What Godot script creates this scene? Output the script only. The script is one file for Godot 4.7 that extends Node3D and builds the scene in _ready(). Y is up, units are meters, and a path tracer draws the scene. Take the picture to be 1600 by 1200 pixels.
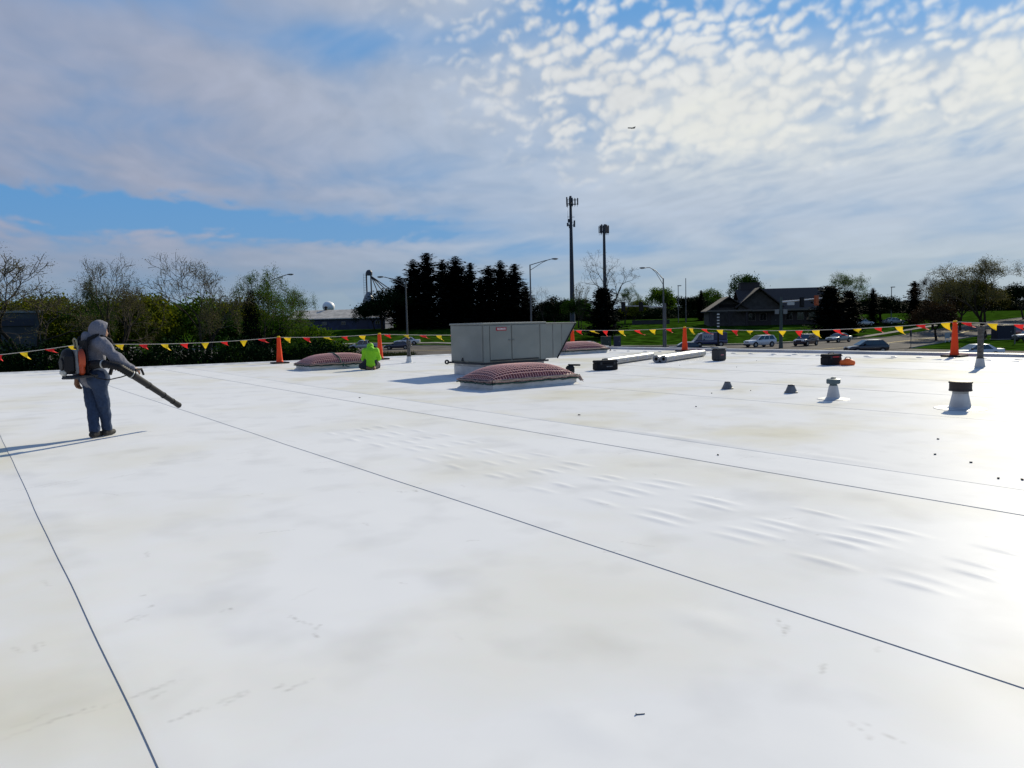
extends Node3D

# The place: a white membrane roof with a blower operator, a kneeling roofer, skylights, a rooftop
# heater and a flagged warning line; beyond it a street, lawns, trees, a church, a barn and towers.
# Roof top is y = 0. Roof frame: u runs along the membrane seams, v across them.

const SUN_AZ := 36.0
const SUN_EL := 29.0
const ROOF_TURN := 0.6245
const CU := 0.811
const SU := 0.585

var used := {}
var noise_tex := {}
var M := {}

# ---------------------------------------------------------------- geometry
class G:
	var v := PackedVector3Array()
	var n := PackedVector3Array()
	var t := PackedVector2Array()
	var ix := PackedInt32Array()
	var has_uv := false

	func vert(p: Vector3, nn: Vector3, uv := Vector2.ZERO) -> int:
		v.append(p); n.append(nn); t.append(uv)
		return v.size() - 1

	func tri(a: Vector3, b: Vector3, c: Vector3) -> void:
		var nn := (b - a).cross(c - a).normalized()
		var k := v.size()
		v.append(a); v.append(b); v.append(c)
		n.append(nn); n.append(nn); n.append(nn)
		t.append(Vector2.ZERO); t.append(Vector2.ZERO); t.append(Vector2.ZERO)
		ix.append(k); ix.append(k + 2); ix.append(k + 1)

	func quad(a: Vector3, b: Vector3, c: Vector3, d: Vector3) -> void:
		var nn := (c - a).cross(d - b).normalized()
		var k := v.size()
		v.append(a); v.append(b); v.append(c); v.append(d)
		n.append(nn); n.append(nn); n.append(nn); n.append(nn)
		t.append(Vector2(0, 0)); t.append(Vector2(1, 0)); t.append(Vector2(1, 1)); t.append(Vector2(0, 1))
		ix.append(k); ix.append(k + 2); ix.append(k + 1); ix.append(k); ix.append(k + 3); ix.append(k + 2)

	func face(p: Array, out: Vector3) -> void:
		var nn: Vector3 = (p[1] - p[0]).cross(p[2] - p[0])
		if p.size() == 4:
			nn = (p[2] - p[0]).cross(p[3] - p[1])
		if nn.dot(out) < 0.0:
			p.reverse()
		if p.size() == 4:
			quad(p[0], p[1], p[2], p[3])
		else:
			tri(p[0], p[1], p[2])

	func box(c: Vector3, s: Vector3, ch := 0.0, b := Basis()) -> void:
		var h := s * 0.5
		ch = minf(ch, minf(h.x, minf(h.y, h.z)) * 0.9)
		var pt := func(sg: Vector3, k: int) -> Vector3:
			var q := Vector3(sg.x * (h.x - ch), sg.y * (h.y - ch), sg.z * (h.z - ch))
			q[k] = sg[k] * h[k]
			return c + b * q
		for k in 3:
			var j: int = (k + 1) % 3
			var m: int = (k + 2) % 3
			for sg in [-1.0, 1.0]:
				var ps := []
				for e in [[-1.0, -1.0], [1.0, -1.0], [1.0, 1.0], [-1.0, 1.0]]:
					var q := Vector3.ZERO
					q[k] = sg; q[j] = e[0]; q[m] = e[1]
					ps.append(pt.call(q, k))
				var o := Vector3.ZERO
				o[k] = sg
				face(ps, b * o)
			if ch > 0.0:
				for e in [[-1.0, -1.0], [1.0, -1.0], [1.0, 1.0], [-1.0, 1.0]]:
					var q0 := Vector3.ZERO
					q0[j] = e[0]; q0[m] = e[1]; q0[k] = -1.0
					var q1 := q0
					q1[k] = 1.0
					var o2 := q0
					o2[k] = 0.0
					face([pt.call(q0, j), pt.call(q1, j), pt.call(q1, m), pt.call(q0, m)], b * o2)
		if ch > 0.0:
			for sx in [-1.0, 1.0]:
				for sy in [-1.0, 1.0]:
					for sz in [-1.0, 1.0]:
						var q := Vector3(sx, sy, sz)
						face([pt.call(q, 0), pt.call(q, 1), pt.call(q, 2)], b * q)

	func tube(pts: Array, rads: Array, sides := 8, cap := true) -> void:
		var cnt := pts.size()
		var base := v.size()
		var side := Vector3.ZERO
		for i in cnt:
			var d: Vector3
			if i == 0: d = pts[1] - pts[0]
			elif i == cnt - 1: d = pts[i] - pts[i - 1]
			else: d = pts[i + 1] - pts[i - 1]
			d = d.normalized()
			if i == 0:
				side = d.cross(Vector3.UP if absf(d.y) < 0.9 else Vector3.RIGHT).normalized()
			else:
				side = (side - d * side.dot(d)).normalized()
			var up := side.cross(d)
			var r: float = rads[i] if rads.size() > 1 else rads[0]
			for k in sides:
				var a := TAU * k / sides
				var o := side * cos(a) + up * sin(a)
				vert(pts[i] + o * r, o, Vector2(float(k) / sides, i))
		for i in cnt - 1:
			for k in sides:
				var a := base + i * sides + k
				var b := base + i * sides + (k + 1) % sides
				ix.append(a); ix.append(b); ix.append(b + sides)
				ix.append(a); ix.append(b + sides); ix.append(a + sides)
		if cap:
			for e in [0, cnt - 1]:
				var j: int = 1 if e == 0 else cnt - 2
				var o: Vector3 = (pts[e] - pts[j]).normalized()
				var c0 := vert(pts[e], o)
				var ring := []
				for k in sides:
					ring.append(vert(v[base + e * sides + k], o))
				for k in sides:
					if e == 0:
						ix.append(c0); ix.append(ring[(k + 1) % sides]); ix.append(ring[k])
					else:
						ix.append(c0); ix.append(ring[k]); ix.append(ring[(k + 1) % sides])

	func lathe(prof: Array, sides := 16, xf := Transform3D()) -> void:
		for i in prof.size() - 1:
			var a: Vector2 = prof[i]
			var b: Vector2 = prof[i + 1]
			var e := b - a
			var nr := Vector2(e.y, -e.x).normalized()
			var base := v.size()
			for k in sides + 1:
				var th := TAU * k / sides
				var dr := Vector3(cos(th), 0, sin(th))
				var nn := (xf.basis * (dr * nr.x + Vector3(0, nr.y, 0))).normalized()
				vert(xf * (dr * a.x + Vector3(0, a.y, 0)), nn)
				vert(xf * (dr * b.x + Vector3(0, b.y, 0)), nn)
			for k in sides:
				var q := base + k * 2
				ix.append(q); ix.append(q + 2); ix.append(q + 3)
				ix.append(q); ix.append(q + 3); ix.append(q + 1)

	func prism(poly: PackedVector2Array, z0: float, z1: float, xf := Transform3D()) -> void:
		if Geometry2D.is_polygon_clockwise(poly):
			poly.reverse()
		var tr := Geometry2D.triangulate_polygon(poly)
		for i in range(0, tr.size(), 3):
			var a := poly[tr[i]]; var b := poly[tr[i + 1]]; var c := poly[tr[i + 2]]
			face([xf * Vector3(a.x, a.y, z1), xf * Vector3(b.x, b.y, z1), xf * Vector3(c.x, c.y, z1)], xf.basis.z)
			face([xf * Vector3(a.x, a.y, z0), xf * Vector3(b.x, b.y, z0), xf * Vector3(c.x, c.y, z0)], -xf.basis.z)
		for i in poly.size():
			var a := poly[i]; var b := poly[(i + 1) % poly.size()]
			var o := Vector3(b.y - a.y, a.x - b.x, 0)
			face([xf * Vector3(a.x, a.y, z0), xf * Vector3(b.x, b.y, z0), xf * Vector3(b.x, b.y, z1), xf * Vector3(a.x, a.y, z1)], xf.basis * o)

	# regular grid of points, smooth normals; pts[row][col]
	func grid(rows: int, cols: int, pts: PackedVector3Array, uvs := PackedVector2Array(), flip := false) -> void:
		var base := v.size()
		for r in rows:
			for c in cols:
				var k := r * cols + c
				var dx := pts[r * cols + mini(c + 1, cols - 1)] - pts[r * cols + maxi(c - 1, 0)]
				var dy := pts[mini(r + 1, rows - 1) * cols + c] - pts[maxi(r - 1, 0) * cols + c]
				var nn := dy.cross(dx).normalized()
				if flip: nn = -nn
				vert(pts[k], nn, uvs[k] if uvs.size() else Vector2.ZERO)
		for r in rows - 1:
			for c in cols - 1:
				var a := base + r * cols + c
				if flip:
					ix.append(a); ix.append(a + cols + 1); ix.append(a + 1); ix.append(a); ix.append(a + cols); ix.append(a + cols + 1)
				else:
					ix.append(a); ix.append(a + 1); ix.append(a + cols + 1); ix.append(a); ix.append(a + cols + 1); ix.append(a + cols)

	func ball(c: Vector3, r: Vector3, rings := 8, sides := 12) -> void:
		var base := v.size()
		for i in rings + 1:
			var ph := PI * i / rings
			for k in sides + 1:
				var th := TAU * k / sides
				var d := Vector3(sin(ph) * cos(th), cos(ph), sin(ph) * sin(th))
				vert(c + d * r, (d / r).normalized())
		for i in rings:
			for k in sides:
				var a := base + i * (sides + 1) + k
				ix.append(a); ix.append(a + sides + 1); ix.append(a + sides + 2)
				ix.append(a); ix.append(a + sides + 2); ix.append(a + 1)

	func leaf(c: Vector3, d: Vector3, w: Vector3) -> void:
		var nn := d.cross(w).normalized()
		var k := v.size()
		v.append(c - d); v.append(c - w); v.append(c + d); v.append(c + w)
		n.append(nn); n.append(nn); n.append(nn); n.append(nn)
		t.append(Vector2.ZERO); t.append(Vector2.ZERO); t.append(Vector2.ZERO); t.append(Vector2.ZERO)
		ix.append(k); ix.append(k + 2); ix.append(k + 1); ix.append(k); ix.append(k + 3); ix.append(k + 2)

	func add(o: G) -> void:
		var k := v.size()
		v.append_array(o.v); n.append_array(o.n); t.append_array(o.t)
		for i in o.ix: ix.append(i + k)

	func mesh() -> ArrayMesh:
		var a := []
		a.resize(Mesh.ARRAY_MAX)
		a[Mesh.ARRAY_VERTEX] = v
		a[Mesh.ARRAY_NORMAL] = n
		a[Mesh.ARRAY_TEX_UV] = t
		a[Mesh.ARRAY_INDEX] = ix
		var m := ArrayMesh.new()
		m.add_surface_from_arrays(Mesh.PRIMITIVE_TRIANGLES, a)
		return m

# smooth union of tapered capsules, meshed as surface nets
func blob(bones: Array, k: float, cell: float) -> G:
	var lo := Vector3.ONE * 1e9
	var hi := -lo
	for b in bones:
		for e in 2:
			var r: float = b[2 + e] + k * 3.0 + cell * 2.0
			lo = lo.min(b[e] - Vector3.ONE * r)
			hi = hi.max(b[e] + Vector3.ONE * r)
	var nx := int((hi.x - lo.x) / cell) + 2
	var ny := int((hi.y - lo.y) / cell) + 2
	var nz := int((hi.z - lo.z) / cell) + 2
	var f := PackedFloat32Array()
	f.resize(nx * ny * nz)
	for b in bones:
		var a: Vector3 = b[0]
		var c: Vector3 = b[1]
		var ra: float = b[2]
		var rb: float = b[3]
		var m: float = maxf(ra, rb) + k * 3.0 + cell
		var l := ((a.min(c) - Vector3.ONE * m - lo) / cell).floor()
		var h := ((a.max(c) + Vector3.ONE * m - lo) / cell).ceil()
		var ac := c - a
		var q := maxf(ac.length_squared(), 1e-9)
		for z in range(maxi(0, int(l.z)), mini(nz, int(h.z) + 1)):
			for y in range(maxi(0, int(l.y)), mini(ny, int(h.y) + 1)):
				var row := (z * ny + y) * nx
				for x in range(maxi(0, int(l.x)), mini(nx, int(h.x) + 1)):
					var p := lo + Vector3(x, y, z) * cell
					var s := clampf((p - a).dot(ac) / q, 0.0, 1.0)
					var d := p.distance_to(a + ac * s) - lerpf(ra, rb, s)
					if d < k * 3.5:
						f[row + x] += exp(-d / k)
	var g := G.new()
	var at := PackedInt32Array()
	at.resize(nx * ny * nz)
	at.fill(-1)
	var off := [0, 1, nx, nx + 1, nx * ny, nx * ny + 1, nx * ny + nx, nx * ny + nx + 1]
	for z in nz - 1:
		for y in ny - 1:
			var row := (z * ny + y) * nx
			for x in nx - 1:
				var i := row + x
				var cntin := 0
				for o in off:
					if f[i + o] >= 1.0: cntin += 1
				if cntin == 0 or cntin == 8:
					continue
				var sum := Vector3.ZERO
				var cnt := 0
				for e in [[0, 1], [0, 2], [0, 4], [1, 3], [1, 5], [2, 3], [2, 6], [3, 7], [4, 5], [4, 6], [5, 7], [6, 7]]:
					var fa := f[i + off[e[0]]]
					var fb := f[i + off[e[1]]]
					if (fa >= 1.0) != (fb >= 1.0):
						var da := log(maxf(fa, 1e-6))
						var db := log(maxf(fb, 1e-6))
						var s := clampf(da / (da - db), 0.0, 1.0)
						var pa := Vector3(e[0] & 1, (e[0] >> 1) & 1, e[0] >> 2)
						var pb := Vector3(e[1] & 1, (e[1] >> 1) & 1, e[1] >> 2)
						sum += pa.lerp(pb, s)
						cnt += 1
				at[i] = g.v.size()
				g.v.append(lo + (Vector3(x, y, z) + sum / cnt) * cell)
				g.n.append(Vector3.ZERO)
				g.t.append(Vector2.ZERO)
	var st := [1, nx, nx * ny]
	for z in range(1, nz - 1):
		for y in range(1, ny - 1):
			var row := (z * ny + y) * nx
			for x in range(1, nx - 1):
				var i := row + x
				var ins: bool = f[i] >= 1.0
				for ax in 3:
					if ins == (f[i + st[ax]] >= 1.0):
						continue
					var s1: int = st[(ax + 1) % 3]
					var s2: int = st[(ax + 2) % 3]
					var q0 := at[i]; var q1 := at[i - s1]; var q2 := at[i - s1 - s2]; var q3 := at[i - s2]
					if q0 < 0 or q1 < 0 or q2 < 0 or q3 < 0:
						continue
					var qs := [q0, q1, q2, q3] if ins else [q3, q2, q1, q0]
					var nn: Vector3 = (g.v[qs[2]] - g.v[qs[0]]).cross(g.v[qs[3]] - g.v[qs[1]])
					for w in qs: g.n[w] += nn
					g.ix.append(qs[0]); g.ix.append(qs[2]); g.ix.append(qs[1])
					g.ix.append(qs[0]); g.ix.append(qs[3]); g.ix.append(qs[2])
	for i in g.n.size():
		g.n[i] = g.n[i].normalized()
	return g

# ---------------------------------------------------------------- nodes
func numbered(parent: Node, called: String) -> String:
	var key := str(parent.get_instance_id()) + called
	var k: int = used.get(key, 0)
	used[key] = k + 1
	return called if k == 0 else "%s_%03d" % [called, k]

func thing(called: String, label: String, category: String, at := Vector3.ZERO, turn := 0.0, group := "") -> Node3D:
	var o := Node3D.new()
	o.name = numbered(self, called)
	add_child(o, true)
	o.position = at
	o.rotation.y = turn
	o.set_meta("label", label)
	o.set_meta("category", category)
	if group: o.set_meta("group", group)
	return o

func put(parent: Node, called: String, mesh: Mesh, m: Material) -> MeshInstance3D:
	var o := MeshInstance3D.new()
	o.name = numbered(parent, called)
	o.mesh = mesh
	o.material_override = m
	parent.add_child(o, true)
	return o

func part(parent: Node, called: String, g: G, m: Material) -> MeshInstance3D:
	return put(parent, called, g.mesh(), m)

func structure(called: String, g: G, m: Material) -> MeshInstance3D:
	var o := part(self, called, g, m)
	o.set_meta("kind", "structure")
	return o

func copy_of(o: Node3D, label: String, at: Vector3, turn := 0.0, size := 1.0) -> Node3D:
	var c: Node3D = o.duplicate()
	var base := String(o.name)
	c.name = numbered(self, base)
	add_child(c, true)
	c.position = at
	c.rotation.y = turn
	c.scale = Vector3.ONE * size
	c.set_meta("label", label)
	return c

# ---------------------------------------------------------------- materials
func col(r: float, g: float, b: float) -> Color:
	return Color(r, g, b).linear_to_srgb()

func mottle(key: String, freq: float, lowest: float, octaves := 4, size := 256) -> NoiseTexture2D:
	if noise_tex.has(key): return noise_tex[key]
	var f := FastNoiseLite.new()
	f.seed = key.hash() % 10000
	f.noise_type = FastNoiseLite.TYPE_SIMPLEX_SMOOTH
	f.frequency = freq
	f.fractal_octaves = octaves
	var t := NoiseTexture2D.new()
	t.width = size; t.height = size
	t.seamless = true
	t.noise = f
	var r := Gradient.new()
	r.set_color(0, Color(lowest, lowest, lowest))
	r.set_color(1, Color.WHITE)
	t.color_ramp = r
	noise_tex[key] = t
	return t

func mat(c: Color, rough := 0.7, metal := 0.0, tex: Texture2D = null, tile := 1.0) -> StandardMaterial3D:
	var m := StandardMaterial3D.new()
	m.albedo_color = c
	m.roughness = rough
	m.metallic = metal
	if tex:
		m.albedo_texture = tex
		m.uv1_triplanar = true
		m.uv1_world_triplanar = true
		m.uv1_scale = Vector3.ONE * tile
	return m

func leafmat(c: Color, back: Color, tile := 0.35) -> StandardMaterial3D:
	var m := mat(c, 0.6, 0.0, mottle("leaf", 0.02, 0.6, 3), tile)
	m.metallic_specular = 0.04
	m.backlight_enabled = true
	m.backlight = back
	return m

func roof_at(u: float, v: float, h := 0.0) -> Vector3:
	return Vector3(-SU * u + CU * v, h, -(CU * u + SU * v))

func left_edge(v: float) -> float: return 34.8 - 0.225 * v
func right_edge(u: float) -> float: return 27.7 - 0.045 * u

# ---------------------------------------------------------------- terrain
func ground_y(z: float) -> float:
	var d := -z
	var p := [[-4000.0, -3.4], [0.0, -3.4], [70.0, -3.3], [100.0, -3.2], [138.0, -3.2], [165.0, -1.3], [192.0, 0.0], [300.0, 0.3], [600.0, 1.5], [4200.0, 3.0]]
	for i in p.size() - 1:
		if d <= p[i + 1][0]:
			return lerpf(p[i][1], p[i + 1][1], (d - p[i][0]) / (p[i + 1][0] - p[i][0]))
	return 3.0

func on_ground(x: float, d: float, lift := 0.0) -> Vector3:
	return Vector3(x, ground_y(-d) + lift, -d)

# ---------------------------------------------------------------- sky
var n_veil: FastNoiseLite
var n_streak: FastNoiseLite
var n_cell: FastNoiseLite
var n_fine: FastNoiseLite

func noise(sd: int, freq: float, oct: int, ridged := false) -> FastNoiseLite:
	var f := FastNoiseLite.new()
	f.seed = sd
	f.frequency = freq
	f.noise_type = FastNoiseLite.TYPE_SIMPLEX_SMOOTH
	f.fractal_octaves = oct
	if ridged: f.fractal_type = FastNoiseLite.FRACTAL_RIDGED
	return f

func bump(x: float, c: float, w: float) -> float:
	var q := (x - c) / w
	return exp(-q * q)

func sky_color(az: float, el: float) -> Color:
	var ra := deg_to_rad(az)
	var re := deg_to_rad(el)
	var d := Vector3(sin(ra) * cos(re), sin(re), -cos(ra) * cos(re))
	var sa := deg_to_rad(SUN_AZ)
	var se := deg_to_rad(SUN_EL)
	var sun := Vector3(sin(sa) * cos(se), sin(se), -cos(sa) * cos(se))
	var ang := rad_to_deg(acos(clampf(d.dot(sun), -1.0, 1.0)))
	var glow := exp(-pow(ang / 24.0, 1.4))
	var wide := exp(-pow(ang / 60.0, 2.0))
	# clear air
	var t := 1.0 - exp(-maxf(el, 0.0) / 6.5)
	var c := Vector3(0.36, 0.56, 0.76).lerp(Vector3(0.095, 0.385, 0.86), t)
	c = c.lerp(Vector3(0.055, 0.16, 0.47), smoothstep(15.0, 75.0, el))
	c += Vector3(0.20, 0.22, 0.23) * glow + Vector3(0.04, 0.05, 0.05) * wide
	# cloud sheet seen in perspective
	var k := 1.0 / (sin(re) + 0.09)
	var p := Vector2(d.x * k, -d.z * k)
	var warp := Vector2(n_veil.get_noise_2d(p.x * 40.0 + 300.0, p.y * 40.0), n_veil.get_noise_2d(p.x * 40.0, p.y * 40.0 + 500.0)) * 0.35
	var q := p + warp
	var nv := n_veil.get_noise_2d(q.x * 105.0, q.y * 75.0)
	var ca := sin(ra) * 57.3
	var sb := cos(ra) * 57.3
	var ns := n_streak.get_noise_3d(ca, el * 5.5 + n_veil.get_noise_3d(ca * 2.0, el * 4.0, sb * 2.0) * 6.0, sb)
	var nf := n_fine.get_noise_2d(q.x * 420.0 + q.y * 90.0, q.y * 230.0) * smoothstep(-2.0, 12.0, el)
	var cover := 0.78 + 0.42 * nv + 0.16 * ns + 0.10 * nf
	cover -= 0.75 * smoothstep(28.0, 62.0, el)
	# the long clear gap low on the left, its thin tail to the right, and clear patches higher up
	var gap := bump(el, 6.9 + 0.9 * ns - 0.03 * (az + 17.0) + 0.9 * nf + 0.5 * nv, 0.98) * smoothstep(4.0, -14.0, az) * smoothstep(-120.0, -60.0, az)
	gap *= clampf(1.15 + 0.9 * nv + 0.4 * ns, 0.0, 1.3)
	cover -= 1.75 * gap
	cover += 0.8 * gap * smoothstep(-0.05, 0.30, n_fine.get_noise_3d(ca * 4.0, el * 46.0, sb * 4.0))
	cover -= 0.55 * bump(el, 5.0 + 0.4 * ns, 0.6) * bump(az, 4.0, 7.0)
	cover -= 0.62 * bump(el, 23.0 + 2.0 * nv, 3.2) * bump(az, -27.0, 9.0) * (1.0 + nf)
	cover -= 0.40 * bump(el, 19.3 + ns, 1.4) * bump(az, -9.0, 8.0)
	cover -= 0.85 * smoothstep(15.5, 21.5, el + 2.5 * nv + 0.10 * (az - 10.0)) * smoothstep(-3.0, 9.0, az) * smoothstep(175.0, 120.0, az) * smoothstep(60.0, 30.0, el)
	cover = clampf(cover, 0.0, 1.0)
	cover = cover * cover * (3.0 - 2.0 * cover)
	var tone := 0.5 + 0.5 * n_streak.get_noise_3d(ca * 1.6, el * 4.0 + 90.0, sb * 1.6)
	var tone2 := 0.5 + 0.5 * n_veil.get_noise_2d(p.x * 90.0 + 70.0, p.y * 90.0)
	var veil := Vector3(0.375, 0.425, 0.60).lerp(Vector3(0.505, 0.545, 0.695), 0.5 * tone + 0.5 * tone2)
	veil += Vector3(0.06, 0.125, 0.165) * smoothstep(-24.0, 4.0, az) * smoothstep(150.0, 60.0, az)
	veil = veil.lerp(Vector3(0.27, 0.42, 0.59) + Vector3(0.19, 0.16, 0.10) * smoothstep(0.45, 0.8, wide), 0.8 * smoothstep(7.0, 1.0, el))
	veil *= 1.0 + 0.10 * nf + 0.10 * nv
	veil += Vector3(0.11, 0.115, 0.085) * wide + Vector3(0.34, 0.31, 0.20) * glow
	veil *= 1.0 - 0.35 * smoothstep(25.0, 80.0, el) * (1.0 - glow)
	c = c.lerp(veil, cover * 0.96)
	# altocumulus: small bright cells over the upper right
	var field := smoothstep(-9.0, 5.0, az + 0.8 * (el - 17.0)) * smoothstep(9.0, 13.5, el + 2.0 * nv) * smoothstep(75.0, 40.0, el) * smoothstep(175.0, 120.0, az)
	field *= 1.0 - 0.62 * smoothstep(17.5, 23.0, el + 4.0 * n_veil.get_noise_2d(p.x * 70.0 + 11.0, p.y * 70.0 + 60.0) + 0.10 * (az - 8.0))
	if field > 0.01:
		var wob := n_fine.get_noise_2d(az * 22.0, el * 22.0)
		var wob2 := n_fine.get_noise_2d(az * 22.0 + 400.0, el * 22.0)
		var cx := az * 0.66 - el * 0.10 + wob * 0.9
		var cy := el * 1.30 - az * 0.16 + wob2 * 0.9
		var cell := 0.62 - 1.25 * (n_cell.get_noise_2d(cx * 47.0, cy * 47.0) + 1.0) + 0.35 * wob + 0.30 * n_fine.get_noise_2d(az * 75.0, el * 75.0)
		var puff := smoothstep(-0.32, 0.58, cell * 1.15 + 0.40 * nv + 0.75 * (field - 0.72))
		var white := Vector3(0.74, 0.78, 0.90).lerp(Vector3(1.06, 1.08, 1.09), clampf(wide * 1.2, 0.0, 1.0)) + Vector3(0.26, 0.25, 0.17) * glow
		white *= 0.94 + 0.10 * clampf(cell, -1.0, 0.7) + 0.08 * nf
		c = c.lerp(white, puff * clampf(field * 1.4, 0.0, 1.0) * 0.88)
	# broad bright bank towards the sun
	var bank := bump(el, 12.6 + 1.8 * nv, 3.4) * smoothstep(2.0, 16.0, az) * smoothstep(90.0, 50.0, az)
	c = c.lerp(Vector3(1.12, 1.14, 1.08), clampf(bank * (0.56 + 0.55 * nf + 0.55 * nv), 0.0, 0.85))
	# low heaps on the horizon
	var heap := smoothstep(0.0, 0.5, 2.2 + 1.5 * n_fine.get_noise_3d(ca * 9.0, 3.0, sb * 9.0) + 0.5 * n_fine.get_noise_3d(ca * 30.0, el * 30.0, sb * 30.0) - el) * smoothstep(0.0, 0.25, n_veil.get_noise_3d(ca * 6.0, 40.0, sb * 6.0) + 0.12)
	c = c.lerp(Vector3(0.47, 0.60, 0.71), 0.45 * heap)
	c *= 0.64
	return Color(c.x, c.y, c.z)

func make_sky() -> PanoramaSkyMaterial:
	n_veil = noise(11, 0.01, 5)
	n_streak = noise(23, 0.022, 4)
	n_cell = noise(37, 0.02, 1)
	n_cell.noise_type = FastNoiseLite.TYPE_CELLULAR
	n_cell.fractal_type = FastNoiseLite.FRACTAL_NONE
	n_cell.cellular_return_type = FastNoiseLite.RETURN_DISTANCE
	n_cell.cellular_jitter = 0.9
	n_fine = noise(53, 0.012, 5)
	var w := 4096
	var h := 2048
	var low := Image.create(1024, 512, false, Image.FORMAT_RGBF)
	low.fill(Color(0.30, 0.33, 0.36))
	for y in 257:
		for x in 1024:
			low.set_pixel(x, y, sky_color(wrapf((x + 0.5) / 1024.0 * 360.0, -180.0, 180.0), maxf(90.0 - (y + 0.5) / 512.0 * 180.0, 0.05)))
	low.resize(w, h, Image.INTERPOLATE_BILINEAR)
	for y in range(700, 1024):
		for i in range(-458, 458):
			var x := posmod(i, w)
			low.set_pixel(x, y, sky_color((i + 0.5) / w * 360.0, maxf(90.0 - (y + 0.5) / h * 180.0, 0.05)))
	var m := PanoramaSkyMaterial.new()
	m.panorama = ImageTexture.create_from_image(low)
	return m

# ---------------------------------------------------------------- main
func _ready() -> void:
	var cam := Camera3D.new()
	cam.name = "camera"
	add_child(cam)
	cam.position = Vector3(0, 1.55, 0)
	cam.rotation = Vector3(-atan(100.0 / 1209.0), 0, -0.024)
	cam.fov = rad_to_deg(2.0 * atan(600.0 / 1209.0))
	cam.near = 0.05
	cam.far = 9000.0
	cam.current = true
	var env := Environment.new()
	env.background_mode = Environment.BG_SKY
	env.sky = Sky.new()
	env.sky.sky_material = make_sky()
	env.tonemap_mode = Environment.TONE_MAPPER_LINEAR
	env.tonemap_exposure = 1.1
	env.sdfgi_enabled = true
	env.ssao_enabled = true
	env.ssil_enabled = true
	var we := WorldEnvironment.new()
	we.name = "world_environment"
	we.environment = env
	add_child(we)
	var sun := DirectionalLight3D.new()
	sun.name = "sun"
	add_child(sun)
	sun.rotation_degrees = Vector3(-SUN_EL, 180.0 - SUN_AZ, 0)
	sun.light_energy = 1.6
	sun.light_color = Color(1.0, 0.962, 0.865)
	sun.light_angular_distance = 0.6
	sun.shadow_enabled = true
	make_materials()
	build_land()
	build_roof()
	build_far_buildings()
	build_towers_and_poles()
	build_trees()
	build_vehicles()
	build_street_things()
	build_roof_things()
	build_warning_line()
	build_people()
	build_small_things()

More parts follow.
